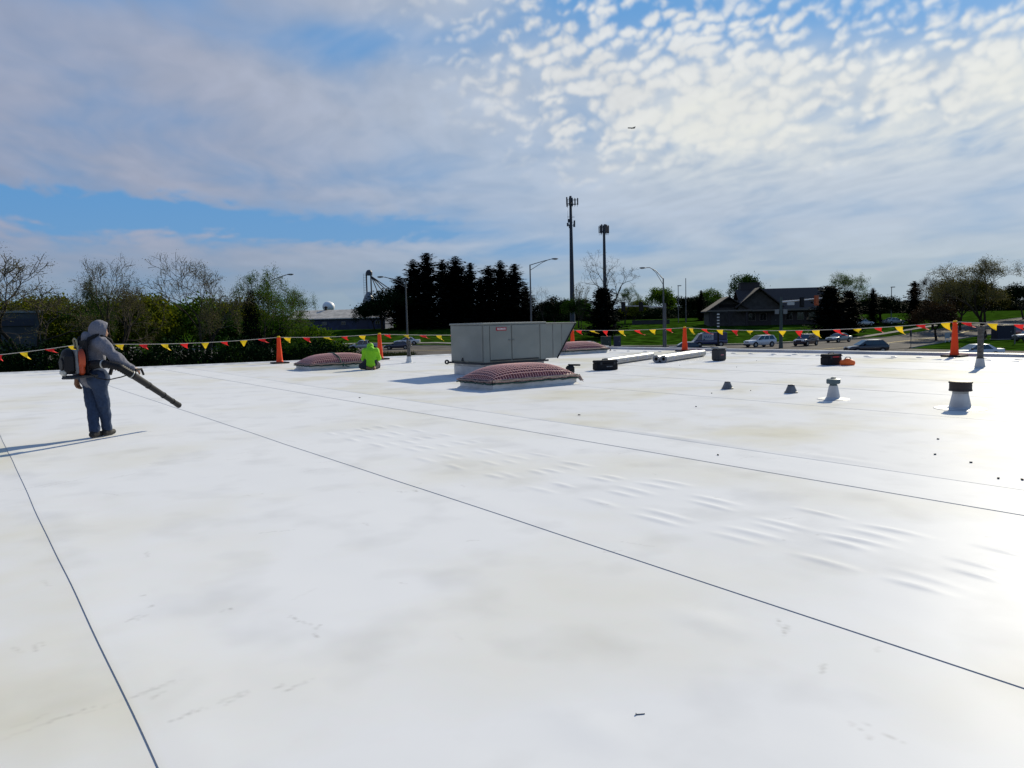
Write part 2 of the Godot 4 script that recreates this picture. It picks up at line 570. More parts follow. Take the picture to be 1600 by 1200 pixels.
func make_materials() -> void:
	var grime := mottle("grime", 0.012, 0.72, 5)
	var fine := mottle("fine", 0.05, 0.8, 3)
	M.white_flash = mat(col(0.78, 0.79, 0.79), 0.5, 0.0, grime, 0.6)
	M.edge_metal = mat(col(0.62, 0.63, 0.64), 0.45, 0.0, grime, 0.5)
	M.wall = mat(col(0.42, 0.40, 0.37), 0.8, 0.0, grime, 0.3)
	M.sealant = mat(col(0.40, 0.39, 0.38), 0.8)
	M.unit = mat(col(0.27, 0.285, 0.26), 0.5, 0.0, mottle("panel", 0.008, 0.86, 4), 0.4)
	M.unit.metallic_specular = 0.3
	M.unit_trim = mat(col(0.24, 0.245, 0.23), 0.5, 0.0, grime, 0.8)
	M.galv = mat(col(0.42, 0.44, 0.46), 0.45, 0.55, grime, 0.9)
	M.black = mat(col(0.018, 0.018, 0.02), 0.5)
	M.black_matte = mat(col(0.022, 0.022, 0.024), 0.8, 0.0, fine, 3.0)
	M.dark_grey = mat(col(0.06, 0.062, 0.066), 0.6, 0.0, fine, 3.0)
	M.grey = mat(col(0.25, 0.26, 0.27), 0.6, 0.0, grime, 1.0)
	M.lead = mat(col(0.20, 0.21, 0.225), 0.6, 0.2, grime, 2.0)
	M.orange = mat(col(0.80, 0.060, 0.012), 0.5)
	M.orange.metallic_specular = 0.3
	M.red = mat(col(0.70, 0.014, 0.012), 0.8)
	M.yellow = mat(col(0.82, 0.56, 0.008), 0.8)
	for k in ["red", "yellow"]:
		M[k].backlight_enabled = true
	M.red.backlight = col(0.35, 0.01, 0.01)
	M.yellow.backlight = col(0.45, 0.30, 0.01)
	M.rope = mat(col(0.55, 0.50, 0.42), 0.8)
	M.dome = mat(col(0.28, 0.075, 0.08), 0.5, 0.0, grime, 0.8)
	M.net = mat(col(0.84, 0.47, 0.43), 0.75, 0.0, fine, 2.0)
	M.net_edge = mat(col(0.60, 0.40, 0.34), 0.8, 0.0, mottle("weave", 0.06, 0.35, 2), 3.0)
	M.net_green = mat(col(0.02, 0.07, 0.05), 0.8, 0.0, fine, 4.0)
	M.roll = mat(col(0.34, 0.36, 0.39), 0.36, 0.0, mottle("wrap", 0.03, 0.55, 3), 1.5)
	M.core = mat(col(0.05, 0.045, 0.04), 0.9)
	M.concrete = mat(col(0.33, 0.31, 0.28), 0.9, 0.0, grime, 0.1)
	M.asphalt = mat(col(0.165, 0.15, 0.135), 0.9, 0.0, mottle("road", 0.015, 0.7, 5), 0.05)
	M.paint = mat(col(0.7, 0.7, 0.66), 0.8)
	M.pole = mat(col(0.12, 0.125, 0.13), 0.55, 0.4)
	M.tower = mat(col(0.05, 0.055, 0.075), 0.6, 0.3)
	M.bark = mat(col(0.050, 0.042, 0.036), 0.95, 0.0, fine, 1.5)
	M.twig = mat(col(0.120, 0.10, 0.080), 0.95, 0.0, fine, 1.5)
	for k in ["asphalt", "concrete", "bark", "twig"]: M[k].metallic_specular = 0.1
	for k in ["black", "black_matte", "dark_grey", "tyre", "boot"]: 
		if M.has(k): M[k].metallic_specular = 0.25
	M.glass = mat(col(0.012, 0.014, 0.017), 0.06)
	M.glass.metallic_specular = 0.7
	M.tyre = mat(col(0.012, 0.012, 0.013), 0.85)
	M.rim = mat(col(0.35, 0.36, 0.37), 0.3, 0.8)
	M.lamp_glass = mat(col(0.75, 0.76, 0.78), 0.15)
	M.tail = mat(col(0.28, 0.01, 0.01), 0.25)
	M.skin = mat(col(0.30, 0.155, 0.095), 0.55)
	M.boot = mat(col(0.014, 0.013, 0.014), 0.75, 0.0, fine, 5.0)
	M.tan_boot = mat(col(0.23, 0.14, 0.065), 0.8, 0.0, fine, 5.0)
	M.hoodie = mat(col(0.21, 0.21, 0.25), 0.95, 0.0, mottle("knit", 0.08, 0.72, 3), 2.5)
	M.jeans = mat(col(0.026, 0.050, 0.110), 0.95, 0.0, mottle("denim", 0.03, 0.74, 4), 2.2)
	M.dark_jeans = mat(col(0.016, 0.019, 0.03), 0.95, 0.0, mottle("denim", 0.03, 0.74, 4), 2.2)
	M.lime = mat(col(0.30, 0.78, 0.012), 0.85, 0.0, mottle("knit", 0.08, 0.72, 3), 2.5)
	for k in ["hoodie", "lime"]:
		M[k].rim_enabled = true
		M[k].rim = 0.25

# ---------------------------------------------------------------- land and roads
func build_land() -> void:
	var g := G.new()
	var zs := [-4000.0, -1500.0, -600.0, -300.0, -240.0, -192.0, -165.0, -138.0, -100.0, -70.0, -40.0, 0.0, 200.0, 4000.0]
	var xs := []
	for i in 33:
		var s := (i - 16) / 16.0
		xs.append(signf(s) * (absf(s) * 200.0 + pow(absf(s), 4.0) * 3800.0))
	var pts := PackedVector3Array()
	for z in zs:
		for x in xs:
			pts.append(Vector3(x, ground_y(z), z))
	g.grid(zs.size(), xs.size(), pts)
	var grass := mat(col(0.046, 0.112, 0.010), 1.0, 0.0, mottle("lawn", 0.02, 0.34, 6, 512), 0.03)
	grass.metallic_specular = 0.0
	structure("ground", g, grass)
	ribbon("road", M.asphalt, 0.06,
		[[-140, 150], [-80, 148], [-40, 146.5], [-14, 143], [10, 129], [24, 119.5], [40, 120], [47, 124], [57, 130], [89, 155], [120, 179], [170, 215]],
		[[-140, 117], [-80, 116], [-40, 115], [-14, 113], [6, 100], [20, 92], [40, 92], [50, 97], [60, 109], [81, 135], [112, 160], [172, 200]])
	ribbon("car_park", M.asphalt, 0.05, [[-20, 106], [6, 99.5], [20, 91.5], [40, 91.5], [49, 96]], [[-20, 66], [4, 62], [24, 60], [44, 62], [64, 74]])
	ribbon("sidewalk", M.concrete, 0.08,
		[[-140, 156], [-80, 154], [-40, 152.5], [-14, 149], [12, 134], [24, 126], [40, 126.5], [48, 130], [57, 135.5], [88, 161]],
		[[-140, 154], [-80, 152], [-40, 150.5], [-14, 147], [12, 132], [24, 124.3], [40, 124.8], [48, 128], [57, 133.7], [88, 159]])
	kerb([[-140, 150], [-80, 148], [-40, 146.5], [-14, 143], [10, 129], [24, 119.5], [40, 120], [47, 124], [57, 130], [89, 155], [120, 179]])
	kerb([[50, 97], [60, 109], [81, 135], [112, 160]])
	kerb([[-140, 117], [-80, 116], [-40, 115], [-14, 113]])
	var line := [[-140, 133.5], [-80, 132], [-40, 130.5], [-14, 128], [8, 110], [22, 100], [40, 99.5], [48, 105], [58, 117], [85, 145], [116, 170]]
	var nearer := []
	for e in line: nearer.append([e[0], e[1] - 0.35])
	ribbon("centre_line", mat(col(0.55, 0.38, 0.06), 0.8), 0.075, line, nearer)

func along(a: Array, s: float) -> Vector2:
	var i := mini(int(s), a.size() - 2)
	return Vector2(a[i][0], a[i][1]).lerp(Vector2(a[i + 1][0], a[i + 1][1]), s - i)

func ribbon(called: String, m: Material, lift: float, far: Array, near: Array) -> void:
	var g := G.new()
	var cols := (far.size() - 1) * 8 + 1
	var pts := PackedVector3Array()
	for r in 13:
		for c in cols:
			var s := c / 8.0
			var p := along(far, s).lerp(along(near, s), r / 12.0)
			pts.append(on_ground(p.x, p.y, lift))
	g.grid(13, cols, pts)
	structure(called, g, m)

func kerb(line: Array) -> void:
	var g := G.new()
	for i in (line.size() - 1) * 6:
		var a := along(line, i / 6.0)
		var b := along(line, (i + 1) / 6.0)
		var o := Vector2(-(b - a).y, (b - a).x).normalized() * 0.09
		var q := []
		for e in [[a, o], [b, o], [b, -o], [a, -o]]:
			var w: Vector2 = e[0] + e[1]
			q.append(on_ground(w.x, w.y, 0.16))
		var dn := Vector3(0, -0.3, 0)
		g.face([q[0], q[1], q[2], q[3]], Vector3.UP)
		g.face([q[0], q[1], q[1] + dn, q[0] + dn], q[0] - q[3])
		g.face([q[3], q[2], q[2] + dn, q[3] + dn], q[3] - q[0])
	structure("kerb", g, M.concrete)

# ---------------------------------------------------------------- roof
const SEAMS := [-11.3, -8.35, -5.4, -2.46, 0.49, 3.45, 6.4, 7.3, 11.6, 14.6, 17.55, 20.5, 23.5]

func membrane_picture() -> ImageTexture:
	# dirt on the membrane: tan stains, worn grey patches, scuffs and foot marks (u, v plan, 36 x 36 m)
	var n1 := noise(5, 0.010, 5).get_image(1024, 1024)
	var n2 := noise(6, 0.035, 4).get_image(1024, 1024)
	var n3 := noise(7, 0.004, 3).get_image(1024, 1024)
	var a := n1.get_data()
	var b := n2.get_data()
	var c := n3.get_data()
	var out := PackedByteArray()
	out.resize(1024 * 1024 * 3)
	for y in 1024:
		var v := y / 1024.0 * 36.0 - 6.0
		var old := 0.0
		if v < 0.49 or v > 7.3: old = 0.5
		if v > 6.4 and v < 7.3: old = -0.5
		for x in 1024:
			var i := y * 1024 + x
			var s1 := a[i] / 255.0
			var s2 := b[i] / 255.0
			var s3 := c[i] / 255.0
			var tan := clampf((s1 - 0.46) * 2.2 + (s3 - 0.5) * 0.8, 0.0, 1.0) * (0.45 + old)
			var grey := clampf((s2 - 0.55) * 2.6, 0.0, 1.0) * 0.35 + s1 * 0.12
			var k := 252.0 - grey * 34.0 - maxf(tan, 0.0) * 9.0 - maxf(old, 0.0) * 9.0
			out[i * 3] = int(k)
			out[i * 3 + 1] = int(k - maxf(tan, 0.0) * 5.0)
			out[i * 3 + 2] = int(k - maxf(tan, 0.0) * 24.0)
	var im := Image.create_from_data(1024, 1024, false, Image.FORMAT_RGB8, out)
	im.resize(2048, 2048, Image.INTERPOLATE_CUBIC)
	var rng := RandomNumberGenerator.new()
	rng.seed = 77
	var px := 2048.0 / 36.0
	# short scuffs and boot marks
	for i in 900:
		var u := rng.randf_range(-4.0, 30.0)
		var v := rng.randf_range(-5.0, 28.0)
		var an := rng.randf_range(-0.5, 0.5) + (PI / 2 if rng.randf() < 0.6 else 0.0)
		var len := rng.randf_range(0.03, 0.30) * rng.randf_range(0.4, 1.0)
		stroke(im, u, v, an, len, rng.randf_range(0.02, 0.13), rng, px)
	# long drag marks seen behind and in front of the worker
	for e in [[9.6, 2.3, 1.35, 1.1], [9.0, 0.85, 1.15, 1.3], [3.5, 0.35, 1.3, 0.6], [3.2, 0.9, 1.25, 0.5], [4.4, 0.17, -0.2, 0.3]]:
		for j in 7:
			stroke(im, e[0] + rng.randf_range(-0.05, 0.05), e[1] + rng.randf_range(-0.5, 0.5) * e[3], e[2] + rng.randf_range(-0.08, 0.08), e[3] * rng.randf_range(0.1, 0.4), rng.randf_range(0.03, 0.11), rng, px)
	for e in [[7.05, 2.16], [4.82, 0.84], [4.55, 0.78], [4.29, 1.09], [4.09, 2.06], [1.94, 2.95], [2.24, 3.26], [1.48, 2.67], [3.69, 1.42], [6.2, 3.3]]:
		var an := rng.randf_range(0.0, PI)
		for j in rng.randi_range(1, 5):
			stroke(im, e[0] + rng.randf_range(-0.09, 0.09), e[1] + rng.randf_range(-0.09, 0.09), an + rng.randf_range(-0.5, 0.5), rng.randf_range(0.02, 0.12), rng.randf_range(0.05, 0.2), rng, px)
	im.generate_mipmaps()
	return ImageTexture.create_from_image(im)

func stroke(im: Image, u: float, v: float, an: float, len: float, dark: float, rng: RandomNumberGenerator, px: float) -> void:
	var x := (u + 6.0) * px
	var y := (v + 6.0) * px
	var steps := int(len * px) + 2
	for s in steps:
		var q := float(s) / steps - 0.5
		var xx := int(x + cos(an) * q * len * px + rng.randf_range(-0.4, 0.4))
		var yy := int(y + sin(an) * q * len * px + rng.randf_range(-0.4, 0.4))
		if xx < 1 or yy < 1 or xx > 2046 or yy > 2046: continue
		var c := im.get_pixel(xx, yy)
		im.set_pixel(xx, yy, c.lerp(Color(0.45, 0.43, 0.40), dark * rng.randf_range(0.5, 1.0)))

func build_roof() -> void:
	var white := StandardMaterial3D.new()
	white.albedo_color = col(0.72, 0.722, 0.728)
	white.albedo_texture = membrane_picture()
	white.roughness = 0.43
	white.metallic_specular = 0.08
	white.normal_enabled = true
	var nt := NoiseTexture2D.new()
	nt.width = 1024; nt.height = 1024
	nt.seamless = true
	nt.as_normal_map = true
	nt.bump_strength = 1.6
	nt.noise = noise(91, 0.006, 5)
	white.normal_texture = nt
	white.normal_scale = 0.35
	M.membrane = white
	# the building under it
	var c0 := roof_at(left_edge(-14.0), -14.0)
	var c1 := roof_at(28.9, right_edge(28.9))
	var c2 := roof_at(-20.0, right_edge(-20.0))
	var c3 := roof_at(-20.0, -14.0)
	var roof := Node3D.new()
	roof.name = "roof"
	add_child(roof)
	roof.set_meta("kind", "structure")
	var walls := G.new()
	var cs := [c0, c1, c2, c3]
	var mid: Vector3 = (c0 + c1 + c2 + c3) * 0.25
	for i in 4:
		var a: Vector3 = cs[i]
		var b: Vector3 = cs[(i + 1) % 4]
		var dn := Vector3(0, -3.6, 0)
		var tp := Vector3(0, -0.02, 0)
		walls.face([a + tp, b + tp, b + dn, a + dn], (a + b) * 0.5 - mid)
	walls.face([c0 + Vector3(0, -0.03, 0), c1 + Vector3(0, -0.03, 0), c2 + Vector3(0, -0.03, 0), c3 + Vector3(0, -0.03, 0)], Vector3.UP)
	part(roof, "building_wall", walls, M.wall)
	# membrane sheets, each lapping over the next one like a shingle (a real step of 5 mm)
	var rng := RandomNumberGenerator.new()
	rng.seed = 4
	var rid := []
	for row in 13:
		var u := 2.07 + row * 0.69
		var fade := 1.0 - row * 0.03
		for j in 6:
			var v := 4.27 + j * 0.215 + rng.randf_range(-0.05, 0.05)
			if rng.randf() < 0.14: continue
			rid.append([u + rng.randf_range(-0.10, 0.10), v, rng.randf_range(0.22, 0.36), rng.randf_range(0.032, 0.045), rng.randf_range(0.006, 0.011) * fade, rng.randf_range(-0.05, 0.1)])
	var wave := noise(83, 0.16, 3)
	var dents := [[2.52, 3.02, 0.20, 0.10, 0.006], [2.11, 1.87, 0.18, 0.10, 0.004], [6.9, 7.42, 0.9, 0.06, 0.014], [4.6, 7.5, 0.5, 0.05, 0.009]]
	var low := noise(61, 0.35, 3)
	for i in SEAMS.size():
		var v0: float = SEAMS[i]
		var v1: float = SEAMS[i + 1] if i + 1 < SEAMS.size() else 29.0
		var g := G.new()
		var fine: bool = absf(v0 - 3.45) < 0.1
		var mid_fine: bool = v0 > -3.0 and v0 < 8.0
		var us := []
		var u := -20.0
		while u < 36.0:
			us.append(u)
			if fine and u > 0.8 and u < 12.0: u += 0.035
			elif mid_fine and u > 0.0 and u < 14.0: u += 0.08
			else: u += 0.8
		var nv := 110 if fine else (60 if mid_fine else 8)
		var pts := PackedVector3Array()
		var uvs := PackedVector2Array()
		for r in us.size():
			for k in nv + 1:
				var f := float(k) / nv
				var uu: float = us[us.size() - 1 - r]
				var vv := lerpf(v0, v1 + 0.08, f)
				vv += wave.get_noise_2d(uu, v0 * 7.0) * 0.018 * (1.0 - f) + wave.get_noise_2d(uu, v1 * 7.0) * 0.018 * f
				uu = minf(uu, left_edge(vv) - 0.02)
				vv = minf(vv, right_edge(uu) - 0.02)
				var h := (0.0030 if v0 < 7.0 else 0.0018) * (1.0 - smoothstep(0.0, 0.5, vv - v0)) + 0.002
				if k == nv: h = 0.0005
				h += 0.0025 * (low.get_noise_2d(uu, vv * 1.4) + 0.5) * smoothstep(0.0, 0.15, vv - v0) * smoothstep(0.0, 0.3, v1 - vv)
				if mid_fine:
					for w in dents:
						var eu: float = (uu - w[0]) / w[2]
						var ev: float = (vv - w[1]) / w[3]
						if absf(eu) < 2.5 and absf(ev) < 2.5: h += w[4] * exp(-eu * eu - ev * ev)
				if fine:
					for w in rid:
						var du: float = (uu - w[0]) / w[2]
						if absf(du) < 1.0:
							var dv: float = (vv - w[1] - w[5] * (uu - w[0])) / w[3]
							if absf(dv) < 2.6:
								var e: float = 1.0 - du * du
								h += w[4] * e * e * exp(-dv * dv)
				pts.append(roof_at(uu, vv, h))
				uvs.append(Vector2((uu + 6.0) / 36.0, (vv + 6.0) / 36.0))
		g.grid(us.size(), nv + 1, pts, uvs)
		var sheet := part(roof, "membrane_sheet", g, white)
		if i > 0:
			# cut edge of the lap with its dark sealant bead
			var e := G.new()
			var wide := 0.0032 if v0 < 7.0 else 0.006
			var lip := 0.0062 if v0 < 7.0 else 0.0050
			var last := left_edge(v0) - 0.1
			for s in us.size() - 1:
				var ua: float = minf(us[s], last)
				var ub: float = minf(us[s + 1], last)
				if ub - ua < 0.001: continue
				var va := v0 + wave.get_noise_2d(ua, v0 * 7.0) * 0.018
				var vb := v0 + wave.get_noise_2d(ub, v0 * 7.0) * 0.018
				e.face([roof_at(ua, va - wide, 0.0022), roof_at(ub, vb - wide, 0.0022), roof_at(ub, vb + 0.001, lip), roof_at(ua, va + 0.001, lip)], Vector3.UP)
			part(sheet, "seam_edge", e, M.sealant if v0 < 7.0 else M.white_flash)
	# raised edges
	var ge := G.new()
	var prof := [Vector2(-0.42, 0.004), Vector2(-0.12, 0.055), Vector2(-0.02, 0.06), Vector2(0.03, 0.05), Vector2(0.03, -0.30)]
	edge_strip(ge, prof, true)
	part(roof, "edge_flashing", ge, M.white_flash)
	var gr := G.new()
	edge_strip(gr, [Vector2(-0.16, 0.004), Vector2(-0.13, 0.10), Vector2(-0.03, 0.125), Vector2(0.03, 0.115), Vector2(0.03, -0.30)], false)
	part(roof, "edge_flashing", gr, M.edge_metal)
	# row of bumps where the plates sit along the right edge
	var bm := G.new()
	bm.ball(Vector3.ZERO, Vector3(0.13, 0.032, 0.06), 6, 12)
	var bmesh := bm.mesh()
	for i in 34:
		var u := -4.0 + i * 0.92 + rng.randf_range(-0.08, 0.08)
		var o := put(roof, "plate_bump", bmesh, M.white_flash)
		o.position = roof_at(u, right_edge(u) - 1.55 + rng.randf_range(-0.05, 0.05), 0.003)
		o.rotation.y = ROOF_TURN + PI / 2 + rng.randf_range(-0.3, 0.3)

func edge_strip(g: G, prof: Array, left: bool) -> void:
	var cnt := 40
	for j in prof.size() - 1:
		for i in cnt:
			var q := []
			for e in [[i, j], [i + 1, j], [i + 1, j + 1], [i, j + 1]]:
				var s: float = e[0] / float(cnt)
				var pr: Vector2 = prof[e[1]]
				if left:
					var v := lerpf(-14.0, 26.4, s)
					q.append(roof_at(left_edge(v) + pr.x, v, pr.y))
				else:
					var u := lerpf(-20.0, 28.9, s)
					q.append(roof_at(u, right_edge(u) + pr.x, pr.y))
			var d: Vector2 = prof[j + 1] - prof[j]
			var o := Vector3(-d.y, d.x, 0)
			var w := roof_at(1, 0) if left else roof_at(0, 1)
			g.face(q, w * o.x + Vector3.UP * o.y)

# ---------------------------------------------------------------- far buildings
func gable(g: G, x0: float, x1: float, z0: float, z1: float, y0: float, y1: float, along_x: bool, over := 0.5, th := 0.25) -> void:
	# two sloped slabs; ridge along x or along z
	var w := (z1 - z0) * 0.5 if along_x else (x1 - x0) * 0.5
	var c := (z0 + z1) * 0.5 if along_x else (x0 + x1) * 0.5
	var sl := (y1 - y0) / w
	for s in [-1.0, 1.0]:
		var e: float = w + over
		var poly := PackedVector2Array([Vector2(0, y1), Vector2(s * e, y1 - sl * e), Vector2(s * e, y1 - sl * e + th), Vector2(0, y1 + th)])
		if along_x:
			g.prism(poly, x0 - over, x1 + over, Transform3D(Basis(Vector3(0, 0, 1), Vector3(0, 1, 0), Vector3(1, 0, 0)), Vector3(0, 0, c)))
		else:
			g.prism(poly, z0 - over, z1 + over, Transform3D(Basis(), Vector3(c, 0, 0)))

func window_on(parent: Node, c: Vector3, w: float, h: float, frame: Material, pane: Material) -> void:
	var f := G.new()
	var t := 0.10
	f.box(c + Vector3(0, h * 0.5 - t * 0.5, 0.03), Vector3(w, t, 0.12))
	f.box(c + Vector3(0, -h * 0.5 + t * 0.5, 0.05), Vector3(w + 0.1, t, 0.18))
	for s in [-1.0, 1.0]:
		f.box(c + Vector3(s * (w * 0.5 - t * 0.5), 0, 0.03), Vector3(t, h - t * 2.0, 0.12))
	f.box(c + Vector3(0, 0, 0.02), Vector3(0.06, h - t * 2.0, 0.08))
	var win := part(parent, "window", f, frame)
	var p := G.new()
	p.box(c + Vector3(0, 0, -0.01), Vector3(w - t * 2.0, h - t * 2.0, 0.03))
	part(win, "pane", p, pane)

func build_far_buildings() -> void:
	var grime := mottle("grime", 0.012, 0.72, 5)
	var brick := mat(col(0.060, 0.050, 0.052), 0.9, 0.0, mottle("brick", 0.05, 0.6, 3), 0.5)
	var roofing := mat(col(0.072, 0.058, 0.054), 0.95, 0.0, mottle("shingle", 0.06, 0.6, 3), 0.4)
	var trim := mat(col(0.13, 0.115, 0.10), 0.8)
	var siding := mat(col(0.075, 0.07, 0.068), 0.9, 0.0, grime, 0.3)
	# church on the rise, right of centre (local x right, z towards the street)
	var ch := thing("church", "low dark brick church with long hipped roofs and a broad chimney on the rise", "church", on_ground(56.6, 172.0))
	ch.rotation.y = -0.12
	var w := G.new()
	w.box(Vector3(3.5, 1.7, -6.0), Vector3(18.5, 3.4, 12.0))
	part(ch, "wall", w, brick)
	var w2 := G.new()
	w2.prism(PackedVector2Array([Vector2(-12.4, 0), Vector2(-4.0, 0), Vector2(-4.0, 3.6), Vector2(-8.4, 6.2), Vector2(-12.4, 3.6)]), -8.0, 0.2)
	part(ch, "wall", w2, siding)
	var r1 := G.new()
	gable(r1, -5.0, 13.0, -13.0, 1.2, 3.5, 8.0, true, 0.6)
	var main_roof := part(ch, "roof", r1, roofing)
	var cm := G.new()
	cm.box(Vector3(-2.4, 8.6, -6.6), Vector3(4.3, 2.0, 2.4), 0.03)
	cm.box(Vector3(-2.4, 9.66, -6.6), Vector3(4.5, 0.14, 2.6), 0.03)
	part(main_roof, "chimney", cm, brick)
	var r2 := G.new()
	gable(r2, -12.4, -4.0, -8.0, 1.2, 3.6, 6.35, false, 0.7)
	part(ch, "porch_roof", r2, roofing)
	var r3 := G.new()
	gable(r3, -6.5, 3.0, -8.0, 2.0, 4.2, 8.1, false, 0.4)
	part(ch, "gable_roof", r3, roofing)
	var w3 := G.new()
	w3.prism(PackedVector2Array([Vector2(-6.2, 3.5), Vector2(2.7, 3.5), Vector2(2.7, 4.2), Vector2(-1.75, 7.9), Vector2(-6.2, 4.2)]), -7.0, 1.3)
	part(ch, "gable_wall", w3, siding)
	var lv := G.new()
	lv.box(Vector3(-8.3, 4.5, 0.24), Vector3(3.6, 0.7, 0.08))
	part(ch, "louvre", lv, M.black_matte)
	var fs := G.new()
	fs.box(Vector3(3.0, 3.32, 1.75), Vector3(19.5, 0.36, 0.14))
	fs.box(Vector3(-8.2, 3.42, 1.95), Vector3(9.6, 0.30, 0.14))
	part(ch, "fascia", fs, trim)
	for x in [-12.0, -8.2, -4.4]:
		var p := G.new()
		p.box(Vector3(x, 1.65, 1.5), Vector3(0.4, 3.3, 0.4), 0.02)
		part(ch, "column", p, brick)
	for x in [-3.0, -0.6, 5.0, 7.4, 9.8]:
		window_on(ch, Vector3(x, 1.9, 0.02), 1.5, 1.7, trim, M.glass)
	var dr := G.new()
	dr.box(Vector3(2.0, 1.15, 0.05), Vector3(1.8, 2.3, 0.1), 0.01)
	var door := part(ch, "door", dr, M.dark_grey)
	var dh := G.new()
	dh.box(Vector3(2.1, 1.1, 0.14), Vector3(0.05, 0.4, 0.06), 0.01)
	part(door, "handle", dh, M.galv)
	# long barn with the pale roof
	var bn := thing("barn", "long low blue barn with a pale metal roof behind the left lawn", "barn", on_ground(-45.6, 205.0))
	var bw := G.new()
	bw.box(Vector3(0, 1.55, -7.0), Vector3(25.0, 3.1, 14.0))
	part(bn, "wall", bw, mat(col(0.035, 0.05, 0.115), 0.7, 0.0, grime, 0.2))
	var pale := mat(col(0.55, 0.51, 0.45), 0.6, 0.0, grime, 0.15)
	for s in [0, 1]:
		for i in 18:
			# standing-seam roof panels
			var pg := G.new()
			var x0 := -13.0 + i * 26.0 / 18.0
			var x1 := x0 + 26.0 / 18.0 - 0.03
			var poly := PackedVector2Array([Vector2(0.6, 3.0), Vector2(-7.0, 5.35), Vector2(-7.0, 5.45), Vector2(0.6, 3.1)])
			if s == 1: poly = PackedVector2Array([Vector2(-14.6, 3.0), Vector2(-7.0, 5.35), Vector2(-7.0, 5.45), Vector2(-14.6, 3.1)])
			pg.prism(poly, x0, x1, Transform3D(Basis(Vector3(0, 0, 1), Vector3(0, 1, 0), Vector3(1, 0, 0)), Vector3.ZERO))
			part(bn, "roof_panel", pg, pale)
	var gut := G.new()
	gut.box(Vector3(0, 2.95, 0.72), Vector3(26.0, 0.14, 0.16), 0.02)
	part(bn, "gutter", gut, mat(col(0.6, 0.6, 0.58), 0.5))
	var vt := G.new()
	vt.lathe([Vector2(0.28, 5.3), Vector2(0.28, 6.0), Vector2(0.5, 6.05), Vector2(0.5, 6.25), Vector2(0.0, 6.5)], 12, Transform3D(Basis(), Vector3(-4.6, 0, -7.0)))
	part(bn, "roof_vent", vt, M.black_matte)
	var bd := G.new()
	bd.box(Vector3(6.5, 1.3, 0.05), Vector3(3.0, 2.6, 0.12), 0.02)
	part(bn, "door", bd, mat(col(0.03, 0.035, 0.07), 0.7))
	for x in [-8.0, -3.5, 1.5, 10.5]:
		window_on(bn, Vector3(x, 1.75, 0.03), 1.2, 0.9, M.grey, M.glass)
	# grain elevator
	var el := thing("grain_elevator", "tall grain elevator leg with ladder and slanting spouts above a grey bin", "grain elevator", on_ground(-47.2, 260.0))
	var bin := G.new()
	bin.lathe([Vector2(1.9, 0), Vector2(1.9, 9.2), Vector2(0.6, 11.8), Vector2(0.0, 11.9)], 20)
	for i in 9:
		bin.lathe([Vector2(1.9, 0.8 + i), Vector2(1.96, 0.85 + i), Vector2(1.96, 0.95 + i), Vector2(1.9, 1.0 + i)], 20)
	part(el, "bin", bin, mat(col(0.24, 0.25, 0.27), 0.45, 0.5, grime, 0.2))
	var leg := G.new()
	for s in [-1.0, 1.0]:
		leg.box(Vector3(0.3 + s * 0.75, 9.0, 0.0), Vector3(0.42, 18.0, 0.42))
	part(el, "leg", leg, M.tower)
	var hd := G.new()
	hd.lathe([Vector2(0.0, 17.2), Vector2(1.1, 17.3), Vector2(1.1, 18.4), Vector2(0.7, 19.0), Vector2(0.0, 19.2)], 14, Transform3D(Basis(), Vector3(0.5, 0, 0)))
	part(el, "head", hd, M.tower)
	var ld := G.new()
	for i in 16:
		ld.box(Vector3(-1.0, 9.5 + i * 0.55, 0.3), Vector3(0.9, 0.07, 0.07))
	for s in [-1.4, -0.6]:
		ld.box(Vector3(s, 13.6, 0.3), Vector3(0.07, 8.6, 0.07))
	part(el, "ladder", ld, M.tower)
	for e in [[4.2, 8.4], [6.8, 9.0], [9.5, 9.0], [11.5, 9.5]]:
		var sp := G.new()
		sp.tube([Vector3(1.2, 17.0, 0), Vector3(e[0], e[1], -1.0)], [0.17, 0.17], 8)
		part(el, "spout", sp, M.tower)
	# water tower ball far behind the barn
	var wt := thing("water_tower", "small white ball of a water tower far behind the barn", "water tower", on_ground(-98.0, 420.0))
	var ball := G.new()
	ball.ball(Vector3(0, 10.3, 0), Vector3(3.3, 2.9, 3.3), 10, 18)
	part(wt, "tank", ball, mat(col(0.75, 0.75, 0.74), 0.5))
	var stem := G.new()
	stem.lathe([Vector2(1.6, 0), Vector2(0.7, 2.5), Vector2(0.7, 7.6)], 14)
	part(wt, "stem", stem, mat(col(0.7, 0.7, 0.7), 0.5))
	# grey building behind the leftmost tree
	var sb := thing("shop_building", "small grey flat building with a dark sign band behind the leftmost tree", "building", on_ground(-43.2, 68.0), 0.66)
	var sw := G.new()
	sw.box(Vector3(0, 3.25, -2.0), Vector3(3.5, 6.5, 4.0))
	part(sb, "wall", sw, mat(col(0.055, 0.062, 0.07), 0.8, 0.0, grime, 0.3))
	var pp := G.new()
	pp.box(Vector3(0, 6.6, -2.0), Vector3(3.66, 0.2, 4.16), 0.02)
	part(sb, "coping", pp, M.grey)
	var sg := G.new()
	sg.box(Vector3(0.05, 5.65, 0.06), Vector3(2.5, 0.6, 0.12), 0.02)
	var sgn := part(sb, "sign", sg, mat(col(0.018, 0.02, 0.035), 0.6))
	sgn.set_meta("label", "dark blank sign band")
	# low house with a pale gable behind the fourth bare tree
	var hs := thing("house", "low house with pale gable behind the ivy-clad tree", "house", on_ground(-53.5, 150.0), 0.2)
	var hw := G.new()
	hw.box(Vector3(0, 1.4, -3.0), Vector3(8.0, 2.8, 6.0))
	part(hs, "wall", hw, mat(col(0.12, 0.13, 0.14), 0.9, 0.0, grime, 0.3))
	var hr := G.new()
